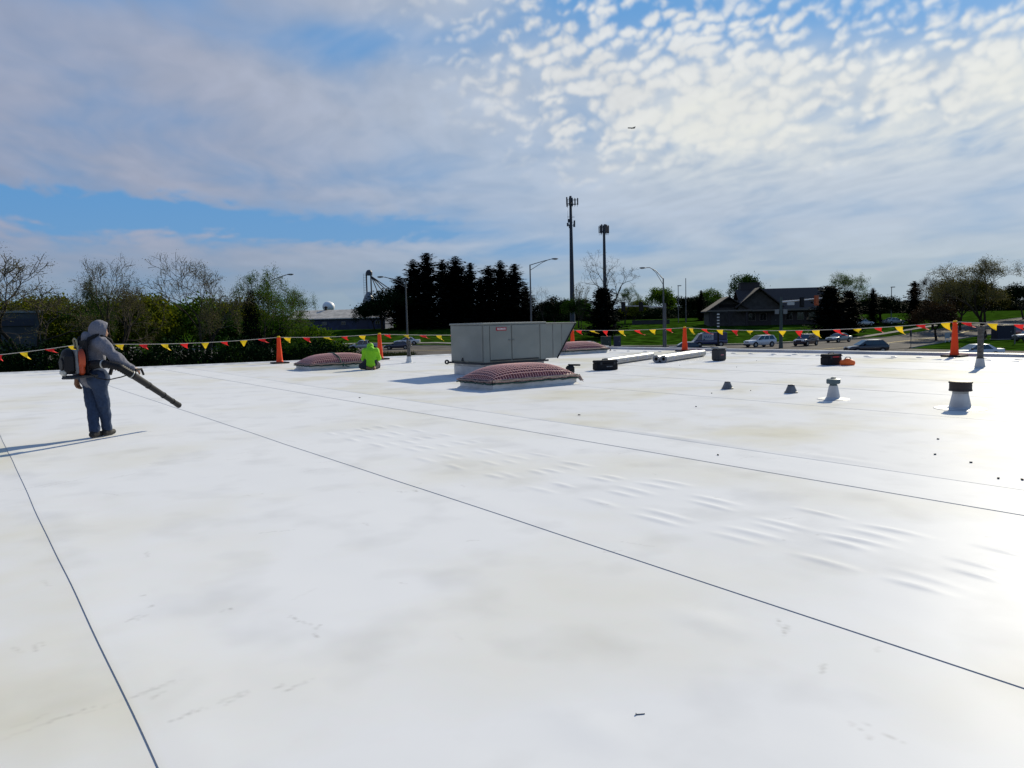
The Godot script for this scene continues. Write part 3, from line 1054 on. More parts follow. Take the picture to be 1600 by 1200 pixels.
	gable(hr, -4.0, 4.0, -6.0, 0.0, 2.8, 4.3, true, 0.4, 0.18)
	part(hs, "roof", hr, mat(col(0.06, 0.06, 0.065), 0.9))
	for x in [-2.3, 0.2, 2.5]:
		window_on(hs, Vector3(x, 1.6, 0.03), 1.0, 1.0, M.paint, M.glass)

# ---------------------------------------------------------------- towers, lamps, signals
func antenna_ring(parent: Node, y: float, r: float, count: int, h: float, sd: int) -> void:
	var rng := RandomNumberGenerator.new()
	rng.seed = sd
	var fr := G.new()
	for k in 3:
		var a := TAU * k / 3.0 + 0.4
		var b := TAU * (k + 1) / 3.0 + 0.4
		for yy in [y, y + h * 0.55]:
			fr.tube([Vector3(cos(a) * r, yy, sin(a) * r), Vector3(cos(b) * r, yy, sin(b) * r)], [0.06, 0.06], 5)
		fr.tube([Vector3(0, y + h * 0.3, 0), Vector3(cos(a + 1.05) * r * 0.5, y, sin(a + 1.05) * r * 0.5)], [0.08, 0.08], 5)
		fr.tube([Vector3(0, y, 0), Vector3(cos(a) * r, y, sin(a) * r)], [0.07, 0.07], 5)
	part(parent, "mount_frame", fr, M.tower)
	for k in count:
		var s := 3.0 * k / count
		var i := int(s)
		var a := TAU * i / 3.0 + 0.4
		var b := TAU * (i + 1) / 3.0 + 0.4
		var p := Vector3(cos(a), 0, sin(a)).lerp(Vector3(cos(b), 0, sin(b)), s - i) * r * 1.05
		var g := G.new()
		var hh := h * rng.randf_range(0.75, 1.05)
		g.box(p + Vector3(0, y + h * 0.3 + rng.randf_range(-0.2, 0.2), 0), Vector3(0.42, hh, 0.28), 0.04, Basis(Vector3.UP, -(a + b) * 0.5))
		g.tube([p * 0.95 + Vector3(0, y - h * 0.35, 0), p * 0.95 + Vector3(0, y + h * 0.8, 0)], [0.05, 0.05], 5)
		part(parent, "antenna_panel", g, M.tower)

func lamp_post(label: String, x: float, d: float, h: float, arm: float, rise: float, curved: bool) -> Node3D:
	var t := thing("street_lamp", label, "street lamp", on_ground(x, d), 0.0, "street lamps along the road")
	var g := G.new()
	g.tube([Vector3.ZERO, Vector3(0, 0.5, 0), Vector3(0, 0.5, 0), Vector3(0, h, 0)], [0.2, 0.18, 0.14, 0.085], 10)
	part(t, "pole", g, M.pole)
	var b := G.new()
	b.box(Vector3(0, 0.06, 0), Vector3(0.5, 0.12, 0.5), 0.02)
	part(t, "base_plate", b, M.pole)
	var a := G.new()
	var s := signf(arm)
	var tip := Vector3(arm, h + rise, 0)
	if curved:
		a.tube([Vector3(0, h - 0.1, 0), Vector3(arm * 0.4, h + rise * 0.7, 0), Vector3(arm * 0.75, h + rise * 1.02, 0), tip], [0.06, 0.055, 0.05, 0.045], 7)
		a.tube([Vector3(0, h - 0.9, 0), Vector3(arm * 0.4, h + rise * 0.7 - 0.25, 0), Vector3(arm * 0.6, h + rise * 0.85, 0)], [0.04, 0.04, 0.035], 6)
	else:
		a.tube([Vector3(0, h - 0.05, 0), Vector3(arm * 0.6, h + rise * 0.62, 0), tip], [0.055, 0.05, 0.045], 7)
		a.tube([Vector3(0, h - 0.75, 0), Vector3(arm * 0.55, h + rise * 0.35, 0), tip - Vector3(s * 0.3, 0.02, 0)], [0.045, 0.04, 0.035], 6)
	part(t, "arm", a, M.pole)
	var hd := G.new()
	hd.ball(tip + Vector3(s * 0.35, 0.0, 0), Vector3(0.48, 0.11, 0.19), 7, 12)
	var head := part(t, "lamp_head", hd, M.pole)
	var ln := G.new()
	ln.ball(tip + Vector3(s * 0.42, -0.06, 0), Vector3(0.26, 0.09, 0.14), 6, 10)
	part(head, "lens", ln, M.lamp_glass)
	return t

func signal_head(parent: Node, at: Vector3, m: Material) -> void:
	var g := G.new()
	g.box(at, Vector3(0.62, 1.35, 0.06), 0.02)
	g.box(at + Vector3(0, 0, 0.14), Vector3(0.36, 1.1, 0.24), 0.04)
	var h := part(parent, "signal_head", g, m)
	for k in 3:
		var l := G.new()
		l.tube([at + Vector3(0, 0.36 - k * 0.36, -0.02), at + Vector3(0, 0.36 - k * 0.36, -0.16)], [0.15, 0.16], 10)
		part(h, "visor", l, M.black)

func build_towers_and_poles() -> void:
	var t1 := thing("cell_tower", "taller cell tower with a wide crown of antennas and a second cluster below", "cell tower", on_ground(20.0, 250.0), 0.3)
	var g := G.new()
	g.tube([Vector3.ZERO, Vector3(0, 20, 0), Vector3(0, 40.2, 0)], [0.85, 0.62, 0.38], 14)
	part(t1, "mast", g, M.tower)
	antenna_ring(t1, 37.6, 2.15, 12, 2.4, 3)
	for e in [[-0.9, 32.4, 0.5], [-1.2, 31.2, 0.55], [1.0, 31.0, 0.6], [1.1, 32.0, 0.45], [-0.6, 30.6, 0.4]]:
		var a := G.new()
		a.box(Vector3(e[0], e[1], 0.3), Vector3(e[2], 1.1, 0.35), 0.05)
		a.box(Vector3(e[0] * 0.5, e[1], 0.1), Vector3(absf(e[0]), 0.1, 0.1))
		part(t1, "antenna_box", a, M.tower)
	var st := G.new()
	st.box(Vector3(0, 33.6, 0.2), Vector3(2.4, 0.12, 0.12))
	st.tube([Vector3(-1.1, 33.0, 0.2), Vector3(-1.1, 35.6, 0.2)], [0.04, 0.03], 5)
	part(t1, "standoff_arm", st, M.tower)
	var t2 := thing("cell_tower", "shorter cell tower rising behind the big bare tree", "cell tower", on_ground(34.8, 285.0), 0.9)
	var g2 := G.new()
	g2.tube([Vector3.ZERO, Vector3(0, 18, 0), Vector3(0, 34.6, 0)], [0.75, 0.6, 0.42], 14)
	part(t2, "mast", g2, M.tower)
	antenna_ring(t2, 32.4, 1.9, 12, 3.2, 8)
	# lamps
	lamp_post("street lamp behind the grey heater unit, long arm reaching right", 2.8, 105.0, 12.1, 3.0, 0.7, false)
	lamp_post("street lamp left of the dark spruces, long arm reaching left", -14.0, 105.0, 10.2, -3.0, 0.75, false)
	lamp_post("street lamp among the left trees, arm reaching right over pale green tree", -34.2, 110.0, 11.0, 3.0, 0.9, false)
	lamp_post("street lamp with a curved arm over the traffic signals", 21.3, 108.0, 10.0, -2.5, 1.5, true)
	# traffic signal masts
	var s1 := thing("traffic_signal", "signal mast arm with two black signals left of the curved lamp", "traffic signal", on_ground(21.9, 110.0))
	var m1 := G.new()
	m1.tube([Vector3.ZERO, Vector3(0, 6.6, 0)], [0.20, 0.14], 10)
	part(s1, "pole", m1, M.pole)
	var a1 := G.new()
	a1.tube([Vector3(0, 6.0, 0), Vector3(-3.0, 6.25, 0), Vector3(-7.2, 6.35, 0)], [0.11, 0.09, 0.05], 8)
	part(s1, "mast_arm", a1, M.galv)
	signal_head(s1, Vector3(-3.4, 6.2, 0.12), M.black)
	signal_head(s1, Vector3(-5.9, 6.25, 0.12), M.black)
	var s2 := thing("traffic_signal", "signal mast before the church with a pale arm, street sign and orange signal back", "traffic signal", on_ground(36.6, 105.0), -0.08)
	var m2 := G.new()
	m2.tube([Vector3.ZERO, Vector3(0, 1.0, 0), Vector3(0, 7.0, 0)], [0.30, 0.24, 0.16], 12)
	part(s2, "pole", m2, mat(col(0.05, 0.075, 0.075), 0.5, 0.3))
	var a2 := G.new()
	a2.tube([Vector3(0, 6.3, 0), Vector3(2.5, 6.45, 0), Vector3(5.4, 6.7, 0)], [0.12, 0.10, 0.06], 8)
	part(s2, "mast_arm", a2, mat(col(0.55, 0.56, 0.55), 0.45))
	signal_head(s2, Vector3(4.6, 6.4, 0.14), mat(col(0.42, 0.09, 0.025), 0.5))
	signal_head(s2, Vector3(2.7, 6.2, 0.14), M.black)
	var sn := G.new()
	sn.box(Vector3(1.25, 6.05, 0.12), Vector3(0.95, 0.4, 0.03), 0.01)
	var sp := part(s2, "street_sign", sn, mat(col(0.45, 0.48, 0.47), 0.5))
	sp.set_meta("label", "pale street name plate")
	for s in [-1.0, 1.0]:
		var q := G.new()
		q.box(Vector3(s * 0.55, 5.0, 0.05), Vector3(0.55, 0.62, 0.04), 0.01)
		part(s2, "sign_plate", q, mat(col(0.20, 0.215, 0.21), 0.6))
	# parking lamps
	for e in [[41.1, 190.0, 9.0, "shorter of two parking-lot lamps beside the lawn left of the church"], [42.5, 188.0, 10.8, "taller thin parking-lot pole right of the shorter one, left of the church"], [88.3, 180.0, 7.6, "parking-lot lamp standing above the dark trees at right"]]:
		var t := thing("parking_lamp", e[3], "lamp post", on_ground(e[0], e[1]))
		var p := G.new()
		p.tube([Vector3.ZERO, Vector3(0, e[2], 0)], [0.12, 0.08], 8)
		part(t, "pole", p, M.pole)
		if e[2] != 10.8:
			var h := G.new()
			h.box(Vector3(0.3, e[2], 0), Vector3(0.9, 0.18, 0.4), 0.03)
			part(t, "lamp_head", h, M.pole)

# ---------------------------------------------------------------- trees
class Wood:
	var g := G.new()
	var fine := G.new()
	var tips := []
	var rng := RandomNumberGenerator.new()

	func grow(p: Vector3, d: Vector3, len: float, r: float, level: int, o: Dictionary) -> void:
		var steps := 3 if level < 3 else 2
		var pts := [p]
		var rads := [r]
		var dir := d
		var end := maxf(r * 0.66, 0.014)
		for i in steps:
			var jit := Vector3(rng.randfn(), rng.randfn() * 0.6, rng.randfn()) * float(o.wiggle)
			dir = (dir + jit + Vector3.UP * float(o.lift)).normalized()
			p += dir * len / steps
			pts.append(p)
			rads.append(lerpf(r, end, (i + 1.0) / steps))
		(g if level < 3 else fine).tube(pts, rads, 7 if level < 2 else (4 if level < 4 else 3), false)
		if level >= int(o.levels):
			tips.append([p, dir])
			if int(o.levels) - level <= 0: tips.append([pts[1], dir])
			return
		var kids: int = o.kids[mini(level, o.kids.size() - 1)]
		var roll := rng.randf() * TAU
		for k in kids:
			var ang: float = float(o.spread[mini(level, o.spread.size() - 1)]) * rng.randf_range(0.6, 1.25)
			var side := dir.cross(Vector3(0.31, 0.2, 0.93)).normalized().rotated(dir, roll + TAU * k / kids + rng.randf_range(-0.4, 0.4))
			var nd := dir.rotated(side, ang)
			var from: Vector3 = p
			if level > 0 and k >= 2:
				from = pts[pts.size() - 2].lerp(p, rng.randf_range(0.0, 0.7))
			grow(from, nd, len * float(o.shrink[mini(level, o.shrink.size() - 1)]) * rng.randf_range(0.75, 1.2), maxf(end * (0.82 if kids < 3 else 0.74), 0.015), level + 1, o)

func leaves_at(g: G, rng: RandomNumberGenerator, c: Vector3, spread: float, cnt: int, size: float) -> void:
	for i in cnt:
		var p := c + Vector3(rng.randfn(), rng.randfn() * 0.8, rng.randfn()) * spread
		var a := Vector3(rng.randfn(), rng.randfn(), rng.randfn()).normalized()
		var b := a.cross(Vector3(rng.randfn(), rng.randfn(), rng.randfn())).normalized()
		var s := size * rng.randf_range(0.6, 1.3)
		g.leaf(p, a * s, b * s * 0.55)

# returns [wood mesh, crown mesh, height]
func leafy_meshes(sd: int, o: Dictionary, per_tip: int, spread: float, size: float) -> Array:
	var w := Wood.new()
	w.rng.seed = sd
	w.grow(Vector3(0, -0.2, 0), Vector3(w.rng.randf_range(-0.08, 0.08), 1, 0).normalized(), o.trunk, o.radius, 0, o)
	var g := G.new()
	for e in w.tips:
		leaves_at(g, w.rng, e[0], spread, per_tip, size)
	var top := 0.0
	for q in w.fine.v: top = maxf(top, q.y)
	var rs := []
	for e in w.tips: rs.append(Vector2(e[0].x, e[0].z).length())
	rs.sort()
	var wide: float = rs[int(rs.size() * 0.88)]
	return [w.g.mesh(), g.mesh() if g.v.size() else null, top + spread, wide, w.fine.mesh()]

func conifer_meshes(sd: int, h: float, r: float, droop: float, dense: int) -> Array:
	var rng := RandomNumberGenerator.new()
	rng.seed = sd
	var w := G.new()
	w.tube([Vector3(0, -0.2, 0), Vector3(0, h * 0.5, 0), Vector3(0, h * 0.98, 0)], [h * 0.018, h * 0.012, 0.03], 7, false)
	var g := G.new()
	var y := h * 0.04
	while y < h * 0.985:
		var f := y / h
		var rr := r * pow(1.0 - f, 0.62) * rng.randf_range(0.55, 1.22) + 0.12
		var cnt := dense + rng.randi_range(-1, 2)
		var off := rng.randf() * TAU
		for k in cnt:
			var a := off + TAU * k / cnt + rng.randf_range(-0.25, 0.25)
			var l := rr * rng.randf_range(0.45, 1.25)
			var d := Vector3(cos(a), 0, sin(a))
			var up: float = lerpf(-droop, 0.6, f)
			var segs := 3 + int(l * 1.3)
			for j in segs:
				var s := (j + 0.7) / segs
				var p := Vector3(0, y, 0) + d * l * s + Vector3.UP * (up * l * s + 0.10 * l * s * s)
				var sz := 0.36 * (1.15 - 0.5 * s) * clampf(rr, 0.4, 1.2)
				for q in 3:
					var wdir := d.rotated(Vector3.UP, rng.randf_range(-1.0, 1.0)) + Vector3(0, rng.randf_range(-0.5, 0.35), 0)
					var side := wdir.cross(Vector3(rng.randfn() * 0.5, 1, rng.randfn() * 0.5)).normalized()
					g.leaf(p + Vector3(rng.randfn(), rng.randfn() * 0.7, rng.randfn()) * 0.12, wdir.normalized() * sz, side * sz * 0.42)
		y += h * 0.022 * rng.randf_range(0.8, 1.25)
	return [w.mesh(), g.mesh(), h, r]

func shrub_meshes(sd: int, r: Vector3, cnt: int, size: float) -> Array:
	var rng := RandomNumberGenerator.new()
	rng.seed = sd
	var nz := noise(sd, 0.55, 3)
	var g := G.new()
	for i in cnt:
		var d := Vector3(rng.randfn(), rng.randfn(), rng.randfn()).normalized()
		var s := pow(rng.randf(), 0.25) * (1.0 + 0.40 * nz.get_noise_3d(d.x * 4.0, d.y * 4.0, d.z * 4.0))
		var p := Vector3(d.x * r.x, d.y * r.y, d.z * r.z) * s + Vector3(0, r.y * 0.95, 0)
		if p.y < 0.05: continue
		var a := (d + Vector3(rng.randfn(), rng.randfn(), rng.randfn())).normalized()
		var b := a.cross(Vector3(rng.randfn(), rng.randfn(), rng.randfn())).normalized()
		var sz := size * rng.randf_range(0.6, 1.35)
		g.leaf(p, a * sz, b * sz * 0.6)
	var w := G.new()
	for i in 9:
		var a := rng.randf() * TAU
		var e := Vector3(cos(a) * r.x * 0.6, r.y * rng.randf_range(1.0, 1.6), sin(a) * r.z * 0.6)
		w.tube([Vector3(cos(a) * 0.1, -0.1, sin(a) * 0.1), e * 0.5 + Vector3(0, 0.2, 0), e], [0.05, 0.035, 0.012], 4, false)
	return [w.mesh(), g.mesh(), r.y * 2.0, r.x]

func tree(called: String, label: String, category: String, kit: Array, x: float, d: float, h: float, wide: float, bark: Material, leaf: Material, turn: float, group := "") -> Node3D:
	var t := thing(called, label, category, on_ground(x, d), turn, group)
	put(t, "stem" if category == "shrub" else "trunk", kit[0], bark)
	if kit.size() > 4: put(t, "branches", kit[4], M.twig).set_meta("kind", "stuff")
	if kit[1]: put(t, "crown", kit[1], leaf)
	var sy: float = h / kit[2]
	var sx: float = wide * 0.5 / kit[3] if wide > 0.0 else sy
	t.scale = Vector3(sx, sy, sx)
	return t

const ORD := ["first", "second", "third", "fourth", "fifth", "sixth", "seventh", "eighth", "ninth", "tenth", "eleventh", "twelfth", "thirteenth", "fourteenth", "fifteenth", "sixteenth", "last"]

func build_trees() -> void:
	var o_locust := {"trunk": 2.3, "radius": 0.25, "levels": 6, "kids": [3, 3, 3, 3, 3, 3], "spread": [0.60, 0.50, 0.52, 0.60, 0.7, 0.8], "shrink": [0.95, 0.76, 0.72, 0.70, 0.68, 0.62], "wiggle": 0.14, "lift": 0.045}
	var o_round := {"trunk": 1.7, "radius": 0.17, "levels": 5, "kids": [4, 3, 3, 3, 2], "spread": [0.62, 0.6, 0.62, 0.7, 0.7], "shrink": [0.85, 0.75, 0.72, 0.68, 0.66], "wiggle": 0.10, "lift": 0.02}
	var o_bare := {"trunk": 3.4, "radius": 0.34, "levels": 6, "kids": [3, 3, 2, 3, 3, 2], "spread": [0.5, 0.55, 0.55, 0.6, 0.7, 0.7], "shrink": [1.0, 0.8, 0.75, 0.7, 0.64, 0.6], "wiggle": 0.22, "lift": 0.03}
	var o_small := {"trunk": 1.2, "radius": 0.07, "levels": 4, "kids": [4, 3, 3, 2], "spread": [0.3, 0.35, 0.45, 0.5], "shrink": [1.1, 0.8, 0.7, 0.6], "wiggle": 0.08, "lift": 0.06}
	var locust := []
	for i in 3: locust.append(leafy_meshes(21 + i * 7, o_locust, 9, 0.17, 0.030))
	var budding := [leafy_meshes(131, o_locust, 10, 0.22, 0.052), leafy_meshes(137, o_locust, 11, 0.24, 0.055)]
	var rounds := []
	for i in 4: rounds.append(leafy_meshes(301 + i * 11, o_round, 26, 0.34, 0.12))
	var bare := [leafy_meshes(411, o_bare, 0, 0.1, 0.1), leafy_meshes(417, o_bare, 1, 0.2, 0.06)]
	var sapling := leafy_meshes(455, o_small, 3, 0.15, 0.06)
	var spruce := [conifer_meshes(501, 15.0, 3.2, 0.45, 9), conifer_meshes(507, 15.0, 3.0, 0.3, 9), conifer_meshes(513, 14.0, 3.4, 0.35, 8)]
	var yew := conifer_meshes(531, 9.0, 4.2, 0.05, 13)
	var shrubs := [shrub_meshes(601, Vector3(1.9, 2.1, 1.5), 5200, 0.085), shrub_meshes(607, Vector3(1.7, 2.3, 1.6), 5200, 0.085), shrub_meshes(613, Vector3(2.2, 1.9, 1.6), 5200, 0.085)]
	var fresh := leafmat(col(0.11, 0.18, 0.024), col(0.5, 0.6, 0.05))
	var yellow_green := leafmat(col(0.17, 0.195, 0.022), col(0.68, 0.66, 0.05))
	var mid := leafmat(col(0.055, 0.105, 0.018), col(0.22, 0.34, 0.03))
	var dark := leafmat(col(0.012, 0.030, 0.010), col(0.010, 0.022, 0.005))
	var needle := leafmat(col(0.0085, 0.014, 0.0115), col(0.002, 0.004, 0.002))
	var bud := leafmat(col(0.20, 0.19, 0.09), col(0.4, 0.38, 0.12))
	var olive := leafmat(col(0.085, 0.085, 0.018), col(0.26, 0.22, 0.03))
	var russet := leafmat(col(0.075, 0.052, 0.028), col(0.15, 0.09, 0.03))
	# four thin-leaved locusts and their neighbours on the left
	var gl := "thin-leaved trees on the left"
	tree("locust_tree", "wide bare locust at the far left edge, branches reaching right", "tree", locust[0], -34.6, 55.0, 11.2, 11.0, M.bark, bud, 0.4, gl)
	tree("locust_tree", "forked bare locust directly behind the hooded worker", "tree", locust[1], -31.0, 60.0, 10.9, 7.2, M.bark, bud, 2.2, gl)
	tree("locust_tree", "round-topped bare locust between the hooded worker and the orange post", "tree", locust[2], -24.3, 60.0, 10.8, 7.0, M.bark, bud, 4.4, gl)
	tree("locust_tree", "budding locust with an ivy-covered trunk, right of the round-topped one", "tree", budding[0], -21.2, 65.0, 10.2, 7.2, M.bark, fresh, 1.2, gl)
	tree("locust_tree", "pale green low tree beside the barn's left end", "tree", budding[1], -20.6, 75.0, 8.6, 5.8, M.bark, fresh, 3.0, gl)
	var ivy := thing("ivy_column", "dark ivy wrapped thick around the fourth locust's trunk", "ivy", on_ground(-20.9, 62.5))
	put(ivy, "stem", shrubs[1][0], M.bark)
	put(ivy, "foliage", shrubs[1][1], needle)
	ivy.scale = Vector3(0.44, 1.72, 0.44)
	tree("leafy_tree", "narrow darker tree left of the forked locust", "tree", budding[1], -34.6, 64.0, 9.6, 3.4, M.bark, mid, 0.0, gl)
	# undergrowth trees behind the hedge
	var gu := "undergrowth trees behind the hedge"
	var under := [[-52.5, 82, 8.6, 8.0, 1, "yellow-green tree behind the grey shop building, at the left edge"], [-46.0, 76, 8.2, 7.6, 1, "yellow-green tree right of the grey shop building"], [-42.0, 80, 8.0, 7.6, 2, "mid-green tree seen over the hooded worker's left shoulder"],
		[-38.5, 82, 8.3, 7.6, 0, "fresh green tree behind the forked locust's trunk"], [-35.2, 74, 8.3, 7.2, 1, "bright yellow-green tree just right of the forked locust"], [-31.6, 77, 8.0, 7.4, 0, "fresh green tree left of the round-topped locust"], [-28.2, 80, 7.6, 7.2, 1, "yellow-green tree behind the round-topped locust's trunk"],
		[-25.2, 75, 6.6, 6.4, 2, "mid-green tree between the third and fourth locusts"], [-20.2, 68, 5.4, 5.6, 2, "mid-green tree at the ivy-clad locust's foot"], [-17.0, 66, 4.8, 4.6, 0, "fresh green bushy tree at the hedge's right end"], [-56.0, 92, 8.6, 8.5, 2, "mid-green tree at the far left edge behind the shop building"], [-48.0, 96, 8.4, 8.5, 1, "yellow-green tree farther back between shop building and worker"], [-40.5, 98, 8.0, 8.5, 0, "fresh green tree farther back between the first two undergrowth gaps"], [-33.0, 96, 7.6, 8.5, 2, "mid-green tree farther back behind the round-topped locust"]]
	for i in under.size():
		var e: Array = under[i]
		tree("leafy_tree", e[5], "tree", rounds[i % 4], e[0], e[1], e[2], e[3], M.bark, [fresh, yellow_green, mid, dark][e[4]], i * 1.7, gu)
	# hedge just beyond the left roof edge: shrubs standing shoulder to shoulder
	var gh := "shrubs of the hedge beyond the left roof edge"
	for i in 17:
		var s := i / 16.0
		var x := lerpf(-33.5, -11.6, s)
		var d := lerpf(44.0, 51.0, s) + (i % 3) * 0.8
		var h := 4.35 + 0.35 * sin(i * 2.3) - 0.4 * s
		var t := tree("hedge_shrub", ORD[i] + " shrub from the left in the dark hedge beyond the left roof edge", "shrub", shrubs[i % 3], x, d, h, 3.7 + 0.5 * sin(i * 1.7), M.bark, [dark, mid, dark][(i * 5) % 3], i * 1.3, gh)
	# dark spruces
	var gs := "dark spruces behind the lawn"
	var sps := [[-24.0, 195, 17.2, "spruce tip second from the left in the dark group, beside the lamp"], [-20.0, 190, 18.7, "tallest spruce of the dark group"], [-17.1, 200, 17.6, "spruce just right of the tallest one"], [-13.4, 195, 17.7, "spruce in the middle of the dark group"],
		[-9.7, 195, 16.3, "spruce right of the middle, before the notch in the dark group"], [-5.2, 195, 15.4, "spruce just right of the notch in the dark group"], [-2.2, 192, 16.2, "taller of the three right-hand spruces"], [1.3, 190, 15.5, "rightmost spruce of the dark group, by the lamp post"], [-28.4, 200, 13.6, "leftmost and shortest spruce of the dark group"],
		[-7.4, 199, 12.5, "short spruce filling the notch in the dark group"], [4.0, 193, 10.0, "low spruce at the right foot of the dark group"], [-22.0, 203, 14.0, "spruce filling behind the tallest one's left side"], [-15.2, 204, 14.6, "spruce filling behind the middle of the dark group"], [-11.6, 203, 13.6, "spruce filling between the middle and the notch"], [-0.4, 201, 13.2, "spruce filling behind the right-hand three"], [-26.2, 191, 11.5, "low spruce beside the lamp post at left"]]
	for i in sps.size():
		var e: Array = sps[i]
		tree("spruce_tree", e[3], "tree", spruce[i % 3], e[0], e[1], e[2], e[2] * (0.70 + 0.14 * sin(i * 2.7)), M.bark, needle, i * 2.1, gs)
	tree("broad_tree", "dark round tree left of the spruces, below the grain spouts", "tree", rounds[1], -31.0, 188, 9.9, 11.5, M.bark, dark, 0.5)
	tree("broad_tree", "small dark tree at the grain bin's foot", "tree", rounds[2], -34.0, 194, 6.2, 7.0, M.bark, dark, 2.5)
	tree("bare_tree", "small dead tree right of the lamp behind the heater", "tree", bare[0], 7.8, 180, 10.3, 7.2, M.bark, null, 0.7)
	tree("broad_tree", "low dark tree behind the heater's hood", "tree", rounds[3], 11.0, 190, 7.2, 8.5, M.bark, dark, 1.5)
	tree("broad_tree", "low green tree at the taller cell tower's foot", "tree", rounds[0], 15.6, 178, 7.0, 7.0, M.bark, mid, 0.2)
	tree("bare_sapling", "thin upright bare sapling beside the taller cell tower", "tree", sapling, 14.6, 160, 10.9, 3.8, M.bark, bud, 1.0)
	tree("bare_tree", "big spreading bare tree around the shorter cell tower", "tree", bare[1], 23.4, 175, 17.6, 15.5, M.bark, bud, 2.6)
	tree("yew_tree", "broad black conifer in front of the big bare tree", "tree", yew, 17.9, 150, 9.7, 9.6, M.bark, needle, 0.0)
	tree("leafy_tree", "lime green bush below the two black signals", "tree", rounds[1], 31.2, 196, 5.9, 6.5, M.bark, yellow_green, 0.9)
	tree("leafy_tree", "half-leafed pale tree right of the big bare tree", "tree", budding[0], 28.0, 190, 9.6, 7.5, M.bark, fresh, 0.3)
	tree("leafy_tree", "round fresh green tree behind the curved lamp", "tree", rounds[0], 40.2, 200, 9.0, 7.2, M.bark, fresh, 1.9)
	tree("broad_tree", "dark tree left of the church, under the parking-lot lamps", "tree", rounds[2], 48.0, 212, 6.8, 11.0, M.bark, dark, 0.4)
	tree("broad_tree", "second dark tree left of the church, nearer its porch", "tree", rounds[3], 54.0, 218, 7.2, 9.0, M.bark, mid, 1.4)
	tree("conifer_tree", "small pointed conifer left of the church porch", "tree", spruce[1], 50.6, 206, 8.3, 3.6, M.bark, needle, 0.0)
	tree("leafy_tree", "yellowish tree peeking over the church porch", "tree", rounds[1], 59.8, 230, 9.3, 8.0, M.bark, fresh, 2.7)
	tree("leafy_tree", "round green tree behind the church chimney", "tree", rounds[0], 71.0, 230, 13.4, 9.0, M.bark, mid, 0.6)
	tree("yew_tree", "wide black evergreen hiding the church's right end", "tree", yew, 58.0, 141, 9.3, 9.5, M.bark, needle, 1.1)
	tree("yew_tree", "lower black evergreen right of the wide one", "tree", yew, 62.8, 144, 8.2, 7.0, M.bark, needle, 2.4)
	tree("leafy_tree", "bright pale green tree right of the church roof", "tree", budding[1], 67.6, 152, 11.9, 10.5, M.bark, fresh, 0.8)
	tree("conifer_tree", "slim pointed conifer right of the bright pale tree", "tree", spruce[0], 77.0, 165, 7.8, 4.6, M.bark, needle, 0.0)
	tree("conifer_tree", "taller dark conifer beside the russet tree", "tree", spruce[2], 85.8, 165, 9.2, 6.0, M.bark, needle, 1.0)
	tree("broad_tree", "dark tree between the two right-hand conifers", "tree", rounds[3], 82.0, 172, 6.6, 9.0, M.bark, dark, 0.0)
	tree("broad_tree", "low dark tree left of the parking-lot lamp at right", "tree", rounds[1], 75.0, 176, 5.8, 9.0, M.bark, dark, 2.0)
	tree("russet_tree", "brownish red budding tree left of the olive tree", "tree", budding[0], 81.6, 150, 10.9, 9.5, M.bark, russet, 1.4)
	tree("leafy_tree", "olive tree left of the large vase-shaped tree", "tree", rounds[2], 85.9, 148, 10.0, 9.0, M.bark, olive, 0.3)
	tree("vase_tree", "large vase-shaped thin-leaved tree at the right edge", "tree", budding[1], 79.6, 130, 13.4, 15.0, M.bark, bud, 2.2)
	tree("leafy_tree", "olive green tree behind the large vase-shaped tree", "tree", rounds[0], 98.0, 160, 8.8, 10.5, M.bark, olive, 1.0)
	tree("broad_tree", "dark tree cut by the right edge of the picture", "tree", rounds[2], 112.5, 170, 7.9, 8.0, M.bark, dark, 1.8)
	tree("street_tree", "small dark street tree by the side road's near kerb", "tree", rounds[3], 64.8, 118, 6.4, 5.4, M.bark, russet, 0.4)
	# a far wood that closes the horizon
	var mm := MultiMesh.new()
	mm.transform_format = MultiMesh.TRANSFORM_3D
	mm.mesh = rounds[0][1]
	var rng := RandomNumberGenerator.new()
	rng.seed = 19
	mm.instance_count = 420
	for i in 420:
		var x := lerpf(-330.0, 330.0, i / 420.0) + rng.randf_range(-4, 4)
		var d := rng.randf_range(330.0, 430.0)
		if x > -75.0 and x < -20.0: d += 160.0
		var s := rng.randf_range(1.2, 2.0)
		if x > -75.0 and x < -20.0: s *= 0.7
		mm.set_instance_transform(i, Transform3D(Basis(Vector3.UP, rng.randf() * TAU).scaled(Vector3(s * 1.6, s, s * 1.6)), on_ground(x, d, -2.6 * s)))
	var wood := MultiMeshInstance3D.new()
	wood.name = "far_wood"
	wood.multimesh = mm
	wood.material_override = dark
	wood.set_meta("kind", "stuff")
	wood.set_meta("label", "far dark wood along the horizon behind everything")
	wood.set_meta("category", "wood")
	add_child(wood)
	# rank grass between the hedge and the street
	var blades := G.new()
	for i in 5200:
		var x := rng.randf_range(-36.0, -14.0)
		var d := rng.randf_range(96.0, 116.0)
		var p := on_ground(x, d)
		var hh := rng.randf_range(0.25, 0.75)
		var q := Vector3(rng.randf_range(-0.12, 0.12), hh, rng.randf_range(-0.1, 0.1))
		blades.tri(p - Vector3(0.05, 0, 0), p + Vector3(0.05, 0, 0), p + q)
	var gr := part(self, "rank_grass", blades, leafmat(col(0.075, 0.085, 0.022), col(0.08, 0.08, 0.015)))
	gr.set_meta("kind", "stuff")
	gr.set_meta("label", "rank unmown grass between the hedge and the street")
	gr.set_meta("category", "grass")

# ---------------------------------------------------------------- vehicles
# local x points forward
func car_paint(c: Color) -> StandardMaterial3D:
	var m := mat(c, 0.32)
	m.clearcoat_enabled = true
	m.clearcoat = 0.8
	m.clearcoat_roughness = 0.08
	return m

